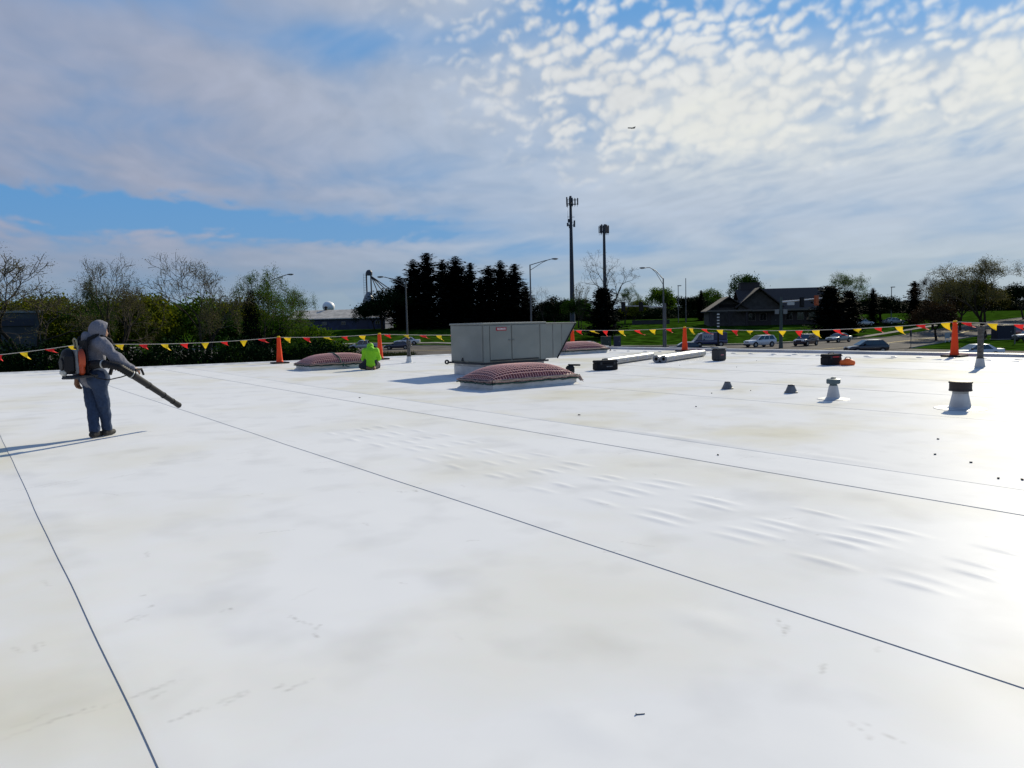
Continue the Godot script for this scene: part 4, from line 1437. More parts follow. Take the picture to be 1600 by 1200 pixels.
func hull(st: Array) -> G:
	# st rows: x, bottom, top, half width; a lofted shell with rounded shoulders
	var g := G.new()
	var ring := 11
	var pts := PackedVector3Array()
	for s in st:
		var x: float = s[0]
		var b: float = s[1]
		var t: float = s[2]
		var w: float = s[3]
		var half := [Vector2(w * 0.80, b), Vector2(w * 0.97, b + 0.10), Vector2(w, lerpf(b, t, 0.5)), Vector2(w * 0.965, t - 0.10), Vector2(w * 0.88, t - 0.015)]
		for k in 5: pts.append(Vector3(x, half[k].y, half[k].x))
		pts.append(Vector3(x, t, 0))
		for k in 5: pts.append(Vector3(x, half[4 - k].y, -half[4 - k].x))
	g.grid(st.size(), ring, pts, PackedVector2Array(), true)
	for e in [0, st.size() - 1]:
		var c := Vector3(st[e][0], (st[e][1] + st[e][2]) * 0.5, 0)
		for k in ring:
			g.face([pts[e * ring + k], pts[e * ring + (k + 1) % ring], c], Vector3(-1 if e == 0 else 1, 0, 0))
	for i in st.size() - 1:
		g.face([pts[i * ring], pts[(i + 1) * ring], pts[(i + 1) * ring + 10], pts[i * ring + 10]], Vector3.DOWN)
	return g

func cabin(parent: Node, m: Material, fb: float, ft: float, rt: float, rb: float, yb: float, yt: float, wb: float, wt: float, splits: Array) -> void:
	# fb/rb front and rear foot, ft/rt front and rear of the roof
	var g := G.new()
	var lo := [Vector3(fb, yb, wb), Vector3(fb, yb, -wb), Vector3(rb, yb, -wb), Vector3(rb, yb, wb)]
	var hi := [Vector3(ft, yt, wt), Vector3(ft, yt, -wt), Vector3(rt, yt, -wt), Vector3(rt, yt, wt)]
	var mid := Vector3((fb + rb) * 0.5, (yb + yt) * 0.5, 0)
	for i in 4:
		var j: int = (i + 1) % 4
		g.face([lo[i], lo[j], hi[j], hi[i]], (lo[i] + hi[j]) * 0.5 - mid)
	# crowned roof
	var pts := PackedVector3Array()
	for r in 5:
		for c in 5:
			var x := lerpf(rt, ft, c / 4.0)
			var z := lerpf(-wt, wt, r / 4.0)
			var e := (1.0 - pow(absf(r / 2.0 - 1.0), 2.5)) * (1.0 - pow(absf(c / 2.0 - 1.0), 2.5))
			pts.append(Vector3(x, yt + 0.07 * e, z))
	g.grid(5, 5, pts)
	part(parent, "cabin", g, m)
	var glass := func(called: String, a: Vector3, b: Vector3, c: Vector3, d: Vector3) -> void:
		var o := ((a + b + c + d) * 0.25 - mid)
		var nn := (c - a).cross(d - b).normalized()
		if nn.dot(o) < 0.0: nn = -nn
		var q := G.new()
		var ctr := (a + b + c + d) * 0.25
		var sh := []
		for p in [a, b, c, d]: sh.append(ctr + (p - ctr) * 0.90 + nn * 0.008)
		q.face(sh, o)
		part(parent, called, q, M.glass)
	glass.call("windscreen", lo[0], lo[1], hi[1], hi[0])
	glass.call("rear_window", lo[2], lo[3], hi[3], hi[2])
	for s in [0, 1]:
		var f0: Vector3 = lo[s]; var f1: Vector3 = hi[s]
		var r0: Vector3 = lo[3 - s]; var r1: Vector3 = hi[3 - s]
		for k in splits.size() - 1:
			glass.call("side_window", f0.lerp(r0, splits[k]), f0.lerp(r0, splits[k + 1]), f1.lerp(r1, splits[k + 1]), f1.lerp(r1, splits[k]))

func wheels(parent: Node, xf: float, xr: float, w: float, r: float) -> void:
	for x in [xf, xr]:
		for s in [-1.0, 1.0]:
			var g := G.new()
			var c := Vector3(x, r, s * (w - 0.10))
			g.tube([c - Vector3(0, 0, 0.115), c - Vector3(0, 0, 0.09), c + Vector3(0, 0, 0.09), c + Vector3(0, 0, 0.115)], [r * 0.9, r, r, r * 0.9], 18)
			var t := part(parent, "wheel", g, M.tyre)
			var q := G.new()
			q.tube([c + Vector3(0, 0, s * 0.112), c + Vector3(0, 0, s * 0.122)], [r * 0.62, r * 0.58], 14)
			for k in 5:
				var a := TAU * k / 5.0
				q.box(c + Vector3(cos(a) * r * 0.3, sin(a) * r * 0.3, s * 0.126), Vector3(r * 0.5, 0.05, 0.012), 0.0, Basis(Vector3(0, 0, 1), a))
			part(t, "rim", q, M.rim)
			var arch := G.new()
			arch.tube([Vector3(x, r + 0.02, s * (w - 0.004)), Vector3(x, r + 0.02, s * (w + 0.006))], [r * 1.14, r * 1.14], 20)
			part(parent, "wheel_arch", arch, M.black)

func lights(parent: Node, xf: float, xr: float, yf: float, yr: float, w: float) -> void:
	for s in [-1.0, 1.0]:
		var a := G.new()
		a.box(Vector3(xf - 0.05, yf, s * (w - 0.28)), Vector3(0.16, 0.15, 0.36), 0.03)
		part(parent, "headlight", a, M.lamp_glass)
		var b := G.new()
		b.box(Vector3(xr + 0.05, yr, s * (w - 0.2)), Vector3(0.14, 0.24, 0.22), 0.03)
		part(parent, "taillight", b, M.tail)
		var c := G.new()
		c.box(Vector3(xf - 1.55, yf + 0.36, s * (w + 0.1)), Vector3(0.16, 0.15, 0.22), 0.04)
		part(parent, "mirror", c, M.black)
	var gr := G.new()
	gr.box(Vector3(xf + 0.01, yf - 0.05, 0), Vector3(0.05, 0.2, w * 0.9), 0.02)
	part(parent, "grille", gr, M.black)
	var bp := G.new()
	bp.box(Vector3(xf + 0.02, 0.36, 0), Vector3(0.10, 0.2, w * 1.75), 0.04)
	part(parent, "bumper", bp, M.dark_grey)
	var pl := G.new()
	pl.box(Vector3(xr - 0.012, 0.62, 0), Vector3(0.02, 0.13, 0.32), 0.004)
	part(parent, "number_plate", pl, M.paint)

func vehicle(kind: String, called: String, label: String, category: String, c: Color, x: float, d: float, turn: float) -> Node3D:
	var t := thing(called, label, category, on_ground(x, d, 0.065), turn, "vehicles on the street beyond the roof")
	var m := car_paint(c)
	if kind == "suv":
		part(t, "body", hull([[-2.28, 0.50, 0.98, 0.78], [-2.2, 0.34, 1.08, 0.88], [-1.4, 0.28, 1.10, 0.93], [0.0, 0.26, 1.08, 0.94], [1.0, 0.28, 1.06, 0.93], [1.9, 0.32, 0.97, 0.89], [2.22, 0.40, 0.84, 0.80], [2.30, 0.5, 0.70, 0.70]]), m)
		cabin(t, m, 1.15, 0.30, -1.85, -2.22, 1.04, 1.64, 0.87, 0.68, [0.03, 0.33, 0.62, 0.93])
		wheels(t, 1.42, -1.35, 0.93, 0.36)
		lights(t, 2.26, -2.24, 0.80, 0.92, 0.86)
		var rk := G.new()
		for s in [-1.0, 1.0]:
			rk.tube([Vector3(0.2, 1.73, s * 0.6), Vector3(-1.7, 1.73, s * 0.6)], [0.025, 0.025], 6)
		part(t, "roof_rail", rk, M.black)
	elif kind == "sedan":
		part(t, "body", hull([[-2.42, 0.5, 0.88, 0.74], [-2.32, 0.32, 0.98, 0.86], [-1.5, 0.26, 0.99, 0.92], [0.0, 0.24, 0.95, 0.93], [1.0, 0.26, 0.92, 0.92], [1.95, 0.30, 0.82, 0.88], [2.32, 0.36, 0.70, 0.78], [2.40, 0.44, 0.58, 0.66]]), m)
		cabin(t, m, 1.05, 0.25, -1.0, -1.72, 0.92, 1.39, 0.84, 0.62, [0.06, 0.46, 0.86])
		wheels(t, 1.45, -1.40, 0.92, 0.33)
		lights(t, 2.36, -2.40, 0.66, 0.82, 0.83)
	elif kind == "hatch":
		part(t, "body", hull([[-2.0, 0.5, 0.92, 0.74], [-1.9, 0.32, 1.0, 0.85], [-1.2, 0.26, 1.0, 0.89], [0.0, 0.24, 0.97, 0.90], [0.9, 0.26, 0.94, 0.89], [1.75, 0.30, 0.84, 0.85], [2.1, 0.38, 0.70, 0.74]]), m)
		cabin(t, m, 1.1, 0.25, -1.35, -1.88, 0.95, 1.47, 0.82, 0.62, [0.05, 0.40, 0.74, 0.96])
		wheels(t, 1.3, -1.25, 0.89, 0.32)
		lights(t, 2.08, -1.98, 0.68, 0.86, 0.80)
	elif kind == "pickup":
		part(t, "body", hull([[-2.85, 0.55, 1.08, 0.86], [-2.8, 0.50, 1.10, 0.93], [-0.9, 0.48, 1.10, 0.95], [0.4, 0.46, 1.08, 0.96], [1.4, 0.46, 1.12, 0.95], [2.4, 0.48, 1.08, 0.92], [2.75, 0.54, 0.94, 0.84], [2.8, 0.6, 0.8, 0.78]]), m)
		cabin(t, m, 1.35, 0.70, -0.70, -0.95, 1.08, 1.78, 0.88, 0.72, [0.05, 0.55, 0.95])
		var bed := G.new()
		bed.box(Vector3(-1.9, 1.112, 0), Vector3(1.7, 0.03, 1.55))
		part(t, "bed", bed, M.black_matte)
		var rl := G.new()
		for s in [-1.0, 1.0]: rl.box(Vector3(-1.9, 1.16, s * 0.83), Vector3(1.85, 0.10, 0.12), 0.03)
		rl.box(Vector3(-2.78, 1.16, 0), Vector3(0.1, 0.10, 1.6), 0.03)
		part(t, "bed_rail", rl, m)
		wheels(t, 1.75, -1.75, 0.95, 0.40)
		lights(t, 2.76, -2.82, 0.90, 0.92, 0.90)
	elif kind == "van":
		part(t, "body", hull([[-2.6, 0.45, 1.0, 0.92], [-2.55, 0.40, 1.05, 0.97], [0.0, 0.36, 1.05, 0.98], [1.5, 0.36, 1.05, 0.97], [2.2, 0.38, 1.0, 0.92], [2.5, 0.44, 0.80, 0.82]]), m)
		var b := G.new()
		b.box(Vector3(-0.75, 1.55, 0), Vector3(3.6, 1.15, 1.86), 0.08)
		part(t, "cargo_box", b, m)
		cabin(t, m, 2.15, 1.45, 0.95, 1.0, 1.02, 1.95, 0.90, 0.80, [0.1, 0.8])
		wheels(t, 1.6, -1.6, 0.98, 0.36)
		lights(t, 2.46, -2.58, 0.75, 0.95, 0.92)
	return t

func build_vehicles() -> void:
	vehicle("pickup", "pickup_truck", "pale silver pickup truck seen beyond the kneeling worker", "pickup", col(0.30, 0.33, 0.35), -25.6, 135.0, PI)
	vehicle("sedan", "parked_car", "dark navy sedan right of the silver pickup", "car", col(0.015, 0.02, 0.05), -20.0, 137.0, PI)
	vehicle("suv", "parked_car", "black car half hidden by the hedge's right end", "car", col(0.012, 0.014, 0.014), -32.0, 131.0, 0.2)
	vehicle("sedan", "parked_car", "dark purple car behind the black one at the hedge's end", "car", col(0.03, 0.012, 0.035), -33.0, 143.0, 0.0)
	vehicle("sedan", "parked_car", "white car partly behind the navy sedan", "car", col(0.6, 0.6, 0.6), -19.5, 145.5, PI)
	vehicle("sedan", "parked_car", "black sedan showing its windscreen behind the farthest skylight", "car", col(0.012, 0.012, 0.014), 11.4, 110.0, -0.25)
	vehicle("sedan", "parked_car", "long black sedan whose roof shows behind the middle orange post", "car", col(0.012, 0.013, 0.018), 21.9, 94.0, -0.1).scale = Vector3(1.12, 1.08, 1.05)
	var van := vehicle("van", "cargo_van", "blue cargo van with a pale lettered panel behind the dark cooler", "van", col(0.022, 0.028, 0.09), 29.6, 116.0, PI)
	var pn := G.new()
	pn.box(Vector3(0.35, 1.5, 0.94), Vector3(1.7, 1.0, 0.02), 0.005)
	part(van, "side_panel", pn, mat(col(0.32, 0.36, 0.40), 0.4))
	pn = G.new()
	pn.box(Vector3(0.35, 1.5, -0.94), Vector3(1.7, 1.0, 0.02), 0.005)
	part(van, "side_panel", pn, mat(col(0.32, 0.36, 0.40), 0.4))
	var tx := TextMesh.new()
	tx.text = "MAX"
	tx.font_size = 44
	tx.pixel_size = 0.012
	tx.depth = 0.01
	var lt := put(van, "lettering", tx, mat(col(0.03, 0.05, 0.16), 0.5))
	lt.position = Vector3(0.35, 1.5, -0.956)
	lt.rotation.y = PI
	vehicle("suv", "parked_car", "white SUV left of the thick signal mast", "car", col(0.62, 0.63, 0.65), 35.7, 111.0, PI + 0.35)
	vehicle("suv", "parked_car", "dark maroon SUV right of the thick signal mast", "car", col(0.032, 0.010, 0.020), 42.3, 111.0, PI + 0.75)
	vehicle("sedan", "parked_car", "silver-green sedan behind the maroon SUV", "car", col(0.23, 0.27, 0.26), 51.2, 121.0, PI + 0.6)
	vehicle("hatch", "parked_car", "black hatchback roof just above the roof edge at right", "car", col(0.012, 0.012, 0.018), 40.0, 87.0, PI).scale = Vector3(1.1, 1.05, 1.0)
	vehicle("sedan", "parked_car", "white car roof showing at the right orange post's foot", "car", col(0.6, 0.61, 0.62), 44.4, 74.0, PI)
	vehicle("suv", "parked_car", "red car at the right edge beyond the dark box", "car", col(0.30, 0.02, 0.02), 82.5, 127.0, 0.4)
	vehicle("suv", "parked_car", "white-roofed dark SUV cut by the right edge of the picture", "car", col(0.06, 0.07, 0.08), 72.6, 108.0, PI)
	vehicle("sedan", "parked_car", "far white car under the dark trees right of the bright pale tree", "car", col(0.6, 0.6, 0.6), 73.5, 162.0, 0.3)
	vehicle("sedan", "parked_car", "far grey car below the taller dark conifer", "car", col(0.3, 0.31, 0.33), 81.0, 164.0, 0.3)
	vehicle("sedan", "parked_car", "far pale car beside the large vase-shaped tree's trunk", "car", col(0.5, 0.5, 0.5), 92.0, 165.0, 0.2)

# ---------------------------------------------------------------- street things
func build_street_things() -> void:
	var gg := mat(col(0.05, 0.075, 0.06), 0.6, 0.0, mottle("grime", 0.012, 0.72, 5), 0.5)
	for e in [[15.2, 124.0, 1.55, 1.7, "grey-green utility cabinet beyond the farthest skylight", gg], [17.0, 124.0, 1.1, 1.7, "narrow dark blue utility cabinet right of the grey-green one", mat(col(0.03, 0.035, 0.06), 0.6)], [75.0, 118.0, 2.7, 2.1, "large dark navy box on the lawn by the right edge", mat(col(0.012, 0.014, 0.03), 0.7)], [72.6, 119.0, 0.65, 1.3, "small brown bin left of the large navy box", mat(col(0.035, 0.022, 0.018), 0.8)]]:
		var t := thing("utility_box", e[4], "utility box", on_ground(e[0], e[1]))
		var b := G.new()
		b.box(Vector3(0, e[3] * 0.5 + 0.05, 0), Vector3(e[2], e[3] - 0.1, e[2] * 0.6), 0.03)
		part(t, "body", b, e[5])
		var l := G.new()
		l.box(Vector3(0, e[3] + 0.05, 0), Vector3(e[2] + 0.1, 0.1, e[2] * 0.6 + 0.1), 0.02)
		part(t, "lid", l, e[5])
		var p := G.new()
		p.box(Vector3(0, 0.05, 0), Vector3(e[2] + 0.3, 0.14, e[2] * 0.6 + 0.3), 0.02)
		part(t, "plinth", p, M.concrete)
		var h := G.new()
		h.box(Vector3(e[2] * 0.25, e[3] * 0.55, e[2] * 0.3 + 0.02), Vector3(0.06, 0.25, 0.05), 0.01)
		part(t, "handle", h, M.galv)
	var hy := thing("fire_hydrant", "dark fire hydrant with a pale cap at the street before the pickup", "hydrant", on_ground(-29.3, 113.0))
	var g := G.new()
	g.lathe([Vector2(0.0, 0), Vector2(0.26, 0), Vector2(0.26, 0.08), Vector2(0.17, 0.1), Vector2(0.17, 0.75), Vector2(0.21, 0.78), Vector2(0.21, 0.85), Vector2(0.14, 1.0), Vector2(0.0, 1.06)], 14)
	part(hy, "barrel", g, M.black_matte)
	var cp := G.new()
	cp.tube([Vector3(0.15, 0.6, 0), Vector3(0.32, 0.6, 0)], [0.1, 0.1], 10)
	cp.tube([Vector3(-0.15, 0.6, 0), Vector3(-0.28, 0.6, 0)], [0.08, 0.08], 10)
	part(hy, "outlet_cap", cp, M.paint)
	var sp := thing("striped_post", "black post with five white bands above the blue van", "post", on_ground(28.9, 108.0))
	var pg := G.new()
	pg.tube([Vector3.ZERO, Vector3(0, 5.05, 0)], [0.13, 0.11], 10)
	part(sp, "pole", pg, M.black)
	for k in 5:
		var b := G.new()
		b.box(Vector3(0, 4.85 - k * 0.42, 0.03), Vector3(0.30, 0.17, 0.22), 0.02)
		part(sp, "white_band", b, M.paint)
	var ss := thing("road_sign", "back of a narrow road sign on a post at the side road", "road sign", on_ground(49.6, 96.0))
	var sg := G.new()
	sg.tube([Vector3(0, -0.1, 0), Vector3(0, 2.35, 0)], [0.04, 0.04], 6)
	part(ss, "post", sg, M.pole)
	var sq := G.new()
	sq.box(Vector3(0, 1.95, -0.05), Vector3(0.26, 0.75, 0.02), 0.005)
	part(ss, "sign_plate", sq, M.dark_grey)
	var ys := thing("yard_sign", "small white yard sign on the lawn behind the right orange post", "sign", on_ground(63.4, 112.5), 0.3)
	var yg := G.new()
	yg.box(Vector3(0, 1.0, 0), Vector3(0.9, 0.85, 0.05), 0.01)
	part(ys, "panel", yg, mat(col(0.35, 0.37, 0.38), 0.6))
	for s in [-0.35, 0.35]:
		var q := G.new()
		q.box(Vector3(s, 0.3, 0), Vector3(0.06, 0.6, 0.06))
		part(ys, "leg", q, M.paint)
	var gp := thing("grey_post", "slim grey post at the right edge before the white-roofed SUV", "post", on_ground(66.4, 102.0))
	var gq := G.new()
	gq.tube([Vector3.ZERO, Vector3(0, 3.2, 0)], [0.09, 0.08], 8)
	part(gp, "pole", gq, M.pole)
	var lw := thing("retaining_wall", "low dark wall on the lawn below the two black signals", "wall", on_ground(33.8, 187.0))
	var lg := G.new()
	lg.box(Vector3(0, 0.4, 0), Vector3(9.0, 1.0, 0.5), 0.03)
	part(lw, "wall_body", lg, M.dark_grey)
	var lc := G.new()
	lc.box(Vector3(0, 0.95, 0), Vector3(9.2, 0.1, 0.7), 0.02)
	part(lw, "coping", lc, M.dark_grey)
	# little airliner high up
	var pl := thing("airliner", "tiny airliner flying high in the clouded sky", "airplane", Vector3(476, 715, -3000), 0.2)
	var f := G.new()
	f.tube([Vector3(-16, 0, 0), Vector3(-13, 0.3, 0), Vector3(9, 0, 0), Vector3(15, 0.6, 0)], [0.4, 2.0, 2.0, 0.5], 12)
	part(pl, "fuselage", f, M.tower)
	var wg := G.new()
	for s in [-1.0, 1.0]:
		wg.face([Vector3(-4, -0.6, 0), Vector3(3, -0.6, 0), Vector3(7.5, 1.4, s * 16.0), Vector3(5.5, 1.4, s * 16.0)], Vector3.UP)
		wg.face([Vector3(-4, -0.9, 0), Vector3(3, -0.9, 0), Vector3(7.5, 1.2, s * 16.0), Vector3(5.5, 1.2, s * 16.0)], Vector3.DOWN)
	part(pl, "wing", wg, M.tower)
	var tl := G.new()
	tl.prism(PackedVector2Array([Vector2(9, 1.2), Vector2(14, 1.2), Vector2(16, 6.5), Vector2(14, 6.5)]), -0.2, 0.2)
	part(pl, "tail_fin", tl, M.tower)

# ---------------------------------------------------------------- things on the roof
func net_height(fu: float, fv: float) -> float:
	var a := 1.0 - pow(absf(fu), 2.6)
	var b := 1.0 - pow(absf(fv), 3.2)
	return 0.30 * pow(maxf(a * b, 0.0), 0.62)

func skylight(label: String, u0: float, v0: float, strap: bool, sd: int) -> Node3D:
	# local x along v (2.4 m), z along -u (1.35 m)
	var w := 2.4
	var d := 1.35
	var t := thing("skylight", label, "skylight", roof_at(u0 + d * 0.5, v0 + w * 0.5, 0.004), ROOF_TURN, "domed skylights under red netting")
	var rng := RandomNumberGenerator.new()
	rng.seed = sd
	var cg := G.new()
	for e in [[w, d]]:
		var lo := [Vector3(-w / 2 - 0.06, 0, d / 2 + 0.06), Vector3(w / 2 + 0.06, 0, d / 2 + 0.06), Vector3(w / 2 + 0.06, 0, -d / 2 - 0.06), Vector3(-w / 2 - 0.06, 0, -d / 2 - 0.06)]
		var md := [Vector3(-w / 2, 0.05, d / 2), Vector3(w / 2, 0.05, d / 2), Vector3(w / 2, 0.05, -d / 2), Vector3(-w / 2, 0.05, -d / 2)]
		for i in 4:
			var j: int = (i + 1) % 4
			var o: Vector3 = (lo[i] + lo[j])
			cg.face([lo[i], lo[j], md[j], md[i]], o)
			cg.face([md[i], md[j], md[j] + Vector3(0, 0.13, 0), md[i] + Vector3(0, 0.13, 0)], o)
	part(t, "curb", cg, M.white_flash)
	var fg := G.new()
	for s in [-1.0, 1.0]:
		fg.box(Vector3(0, 0.20, s * d / 2), Vector3(w + 0.08, 0.07, 0.08), 0.015)
		fg.box(Vector3(s * w / 2, 0.20, 0), Vector3(0.08, 0.066, d - 0.08), 0.015)
	part(t, "frame", fg, M.dark_grey)
	var dome := G.new()
	var pts := PackedVector3Array()
	for r in 17:
		for c in 25:
			var fu := r / 8.0 - 1.0
			var fv := c / 12.0 - 1.0
			pts.append(Vector3(fv * w * 0.5, 0.215 + net_height(fu, fv), fu * d * 0.5))
	dome.grid(17, 25, pts)
	part(t, "dome", dome, M.dome)
	# netting: cords laid over the dome in both directions
	var ng := G.new()
	var pin := func(fu: float, fv: float) -> Vector3:
		var ex := maxf(absf(fu), absf(fv))
		var y := 0.226 + net_height(fu, fv)
		if ex > 1.0: y = 0.24 - (ex - 1.0) * 1.6
		return Vector3(clampf(fv, -1.025, 1.025) * w * 0.5, y, clampf(fu, -1.04, 1.04) * d * 0.5)
	var nu := 19
	var nvv := 32
	for i in nu + 1:
		var fu := -1.0 + 2.0 * i / nu
		var l := []
		for k in 33: l.append(pin.call(fu + rng.randf_range(-0.006, 0.006), -1.05 + 2.1 * k / 32.0))
		ng.tube(l, [0.0088], 4, false)
	for i in nvv + 1:
		var fv := -1.0 + 2.0 * i / nvv
		var l := []
		for k in 25: l.append(pin.call(-1.06 + 2.12 * k / 24.0, fv + rng.randf_range(-0.004, 0.004)))
		ng.tube(l, [0.0088], 4, false)
	part(t, "safety_net", ng, M.net)
	# bunched hem and its green rope
	var hem := G.new()
	var rope := G.new()
	var hl := []
	var rl := []
	for k in 97:
		var s := k / 96.0 * 4.0
		var i := int(s) % 4
		var f := s - int(s)
		var cs := [Vector3(-1, 0, 1), Vector3(1, 0, 1), Vector3(1, 0, -1), Vector3(-1, 0, -1)]
		var p: Vector3 = cs[i].lerp(cs[(i + 1) % 4], f)
		var q := Vector3(p.x * (w * 0.5 + 0.052), 0.20 + rng.randf_range(-0.012, 0.012), p.z * (d * 0.5 + 0.052))
		hl.append(q)
		rl.append(Vector3(p.x * (w * 0.5 + 0.06), 0.150 + rng.randf_range(-0.012, 0.012), p.z * (d * 0.5 + 0.06)))
	hem.tube(hl, [0.021], 6, false)
	rope.tube(rl, [0.017], 5, false)
	part(t, "net_hem", hem, M.net_edge)
	part(t, "tie_rope", rope, M.net_green)
	var knot := G.new()
	for i in 6:
		knot.tube([Vector3(w * 0.5 + 0.05, 0.22, d * 0.5 + 0.04), Vector3(w * 0.5 + 0.08 + rng.randf_range(-0.05, 0.05), 0.12, d * 0.5 + 0.08 + rng.randf_range(-0.04, 0.04)), Vector3(w * 0.5 + 0.09 + rng.randf_range(-0.07, 0.07), 0.05 + rng.randf_range(0, 0.05), d * 0.5 + 0.1)], [0.02, 0.016, 0.008], 5)
	part(t, "net_bunch", knot, M.net_edge)
	if strap:
		var sg := G.new()
		var sp := []
		for k in 17: sp.append(pin.call(-1.0 + 2.0 * k / 16.0, -0.12) + Vector3(0.03 * sin(k * 0.9), 0.015, 0))
		sp.append(Vector3(-0.05, 0.10, d * 0.5 + 0.09))
		sg.tube(sp, [0.026], 6)
		sg.tube([Vector3(-0.06, 0.2, d * 0.5 + 0.06), Vector3(0.05, 0.10, d * 0.5 + 0.1), Vector3(0.16, 0.07, d * 0.5 + 0.09)], [0.022, 0.02, 0.012], 6)
		part(t, "net_tie", sg, M.net_green)
	return t

func build_roof_things() -> void:
	skylight("nearest netted skylight, in front of the grey heater", 13.95, 9.55, false, 3)
	skylight("netted skylight tied across with green cord beside the kneeling worker", 25.1, 9.75, true, 5)
	skylight("farthest netted skylight, half behind the heater's hood", 25.4, 21.2, false, 9)
	# rooftop heater; local x along v, z along -u (towards the camera side)
	var t := thing("rooftop_heater", "grey rooftop heater cabinet with slanted intake hood and red name plate", "rooftop heater", roof_at(17.8, 11.9, 0.004), ROOF_TURN)
	var w := 2.2
	var dp := 1.75
	var cb := G.new()
	cb.box(Vector3(w * 0.5 + 0.03, 0.13, -dp * 0.5), Vector3(w - 0.06, 0.26, dp - 0.12), 0.01)
	part(t, "curb", cb, M.white_flash)
	var c2 := G.new()
	c2.box(Vector3(w * 0.5 + 0.02, 0.29, -dp * 0.5), Vector3(w - 0.08, 0.06, dp - 0.16), 0.005)
	part(t, "curb_cap", c2, M.galv)
	var rail := G.new()
	rail.box(Vector3(w * 0.5 - 0.02, 0.345, 0.0), Vector3(w + 0.18, 0.05, 0.07), 0.008)
	rail.box(Vector3(w * 0.5 - 0.02, 0.345, -dp), Vector3(w + 0.18, 0.05, 0.07), 0.008)
	rail.box(Vector3(-0.01, 0.345, -dp * 0.5), Vector3(0.06, 0.05, dp - 0.07), 0.008)
	var rp := part(t, "base_rail", rail, M.dark_grey)
	var eye := G.new()
	eye.lathe([Vector2(0.035, -0.02), Vector2(0.07, -0.02), Vector2(0.07, 0.02), Vector2(0.035, 0.02)], 12, Transform3D(Basis(Vector3.RIGHT, PI / 2), Vector3(-0.14, 0.36, -dp)))
	part(rp, "lifting_eye", eye, M.dark_grey)
	var body := G.new()
	body.box(Vector3(w * 0.5, 0.37 + 0.53, -dp * 0.5), Vector3(w - 0.02, 1.06, dp - 0.02), 0.012)
	part(t, "cabinet", body, M.unit)
	var top := G.new()
	top.box(Vector3(w * 0.5, 1.455, -dp * 0.5), Vector3(w + 0.03, 0.05, dp + 0.03), 0.012)
	part(t, "top_cover", top, M.unit)
	# corner posts and doors on the front, panel on the left side
	for e in [[0.105, 0.19], [2.09, 0.20]]:
		var p := G.new()
		p.box(Vector3(e[0], 0.895, 0.0), Vector3(e[1], 1.03, 0.016), 0.003)
		part(t, "corner_panel", p, M.unit)
	for e in [[0.575, 0.72], [1.45, 0.96]]:
		var p := G.new()
		p.box(Vector3(e[0] + (0.0 if e[0] < 1 else 0.0), 0.925, 0.004), Vector3(e[1], 0.955, 0.024), 0.005)
		var door := part(t, "door_panel", p, M.unit)
		var dr := G.new()
		dr.box(Vector3(e[0], 0.425, 0.02), Vector3(e[1] - 0.02, 0.022, 0.05), 0.004)
		part(door, "drip_edge", dr, M.dark_grey)
		var la := G.new()
		var lx: float = 0.88 if e[0] < 1 else 1.02
		la.box(Vector3(lx, 0.99, 0.026), Vector3(0.075, 0.028, 0.022), 0.006)
		part(door, "latch", la, M.unit_trim)
	var sp := G.new()
	sp.box(Vector3(0.0, 0.91, -dp * 0.5), Vector3(0.016, 1.0, dp - 0.1), 0.003)
	part(t, "side_panel", sp, M.unit)
	var knob := G.new()
	knob.prism(PackedVector2Array([Vector2(-0.05, 0.4), Vector2(0.05, 0.4), Vector2(-0.02, 0.5)]), -0.02, 0.02, Transform3D(Basis(Vector3.UP, PI / 2), Vector3(-0.02, 0, -dp * 0.62)))
	part(t, "bracket", knob, M.dark_grey)
	var np := G.new()
	np.box(Vector3(0.60, 1.305, 0.019), Vector3(0.36, 0.10, 0.008), 0.002)
	var plate := part(t, "name_plate", np, mat(col(0.30, 0.012, 0.028), 0.4))
	var tx := TextMesh.new()
	tx.text = "REZNOR"
	tx.font_size = 32
	tx.pixel_size = 0.0023
	tx.depth = 0.004
	var fnt := SystemFont.new()
	fnt.font_names = PackedStringArray(["Droid Sans"])
	fnt.font_weight = 700
	tx.font = fnt
	var lt := put(plate, "lettering", tx, mat(col(0.72, 0.72, 0.72), 0.4))
	lt.position = Vector3(0.60, 1.305, 0.0255)
	# intake hood
	var hood := G.new()
	var hp := PackedVector2Array([Vector2(w + 0.006, 0.40), Vector2(w + 0.42, 0.40), Vector2(w + 1.16, 1.41), Vector2(w + 0.006, 1.41)])
	hood.prism(hp, -dp + 0.1, -0.02)
	var ho := part(t, "intake_hood", hood, M.unit)
	var sl := G.new()
	for z in [-0.012, -dp + 0.09]:
		sl.tube([Vector3(w + 0.43, 0.39, z), Vector3(w + 1.17, 1.42, z)], [0.022, 0.022], 6)
	part(ho, "hood_edge", sl, M.black)
	for x in [0.28, 0.62]:
		var rb := G.new()
		var y0: float = 0.42 if x < 0.4 else 0.42 + (x - 0.42) / 0.74 * 1.01 + 0.02
		rb.box(Vector3(w + x, (y0 + 1.39) * 0.5, -0.018), Vector3(0.02, 1.39 - y0, 0.02), 0.004)
		part(ho, "hood_rib", rb, M.unit_trim)
	var ht := G.new()
	ht.box(Vector3(w + 0.58, 1.425, -dp * 0.5 + 0.04), Vector3(1.18, 0.025, dp - 0.04), 0.005)
	part(ho, "hood_top", ht, M.unit_trim)
	var scr := G.new()
	for i in 9:
		var f := (i + 0.5) / 9.0
		scr.box(Vector3(w + 0.42 + 0.74 * f + 0.01, 0.40 + 1.01 * f, -dp * 0.5 + 0.04), Vector3(0.02, 0.02, dp - 0.16))
	part(ho, "intake_screen", scr, M.dark_grey)
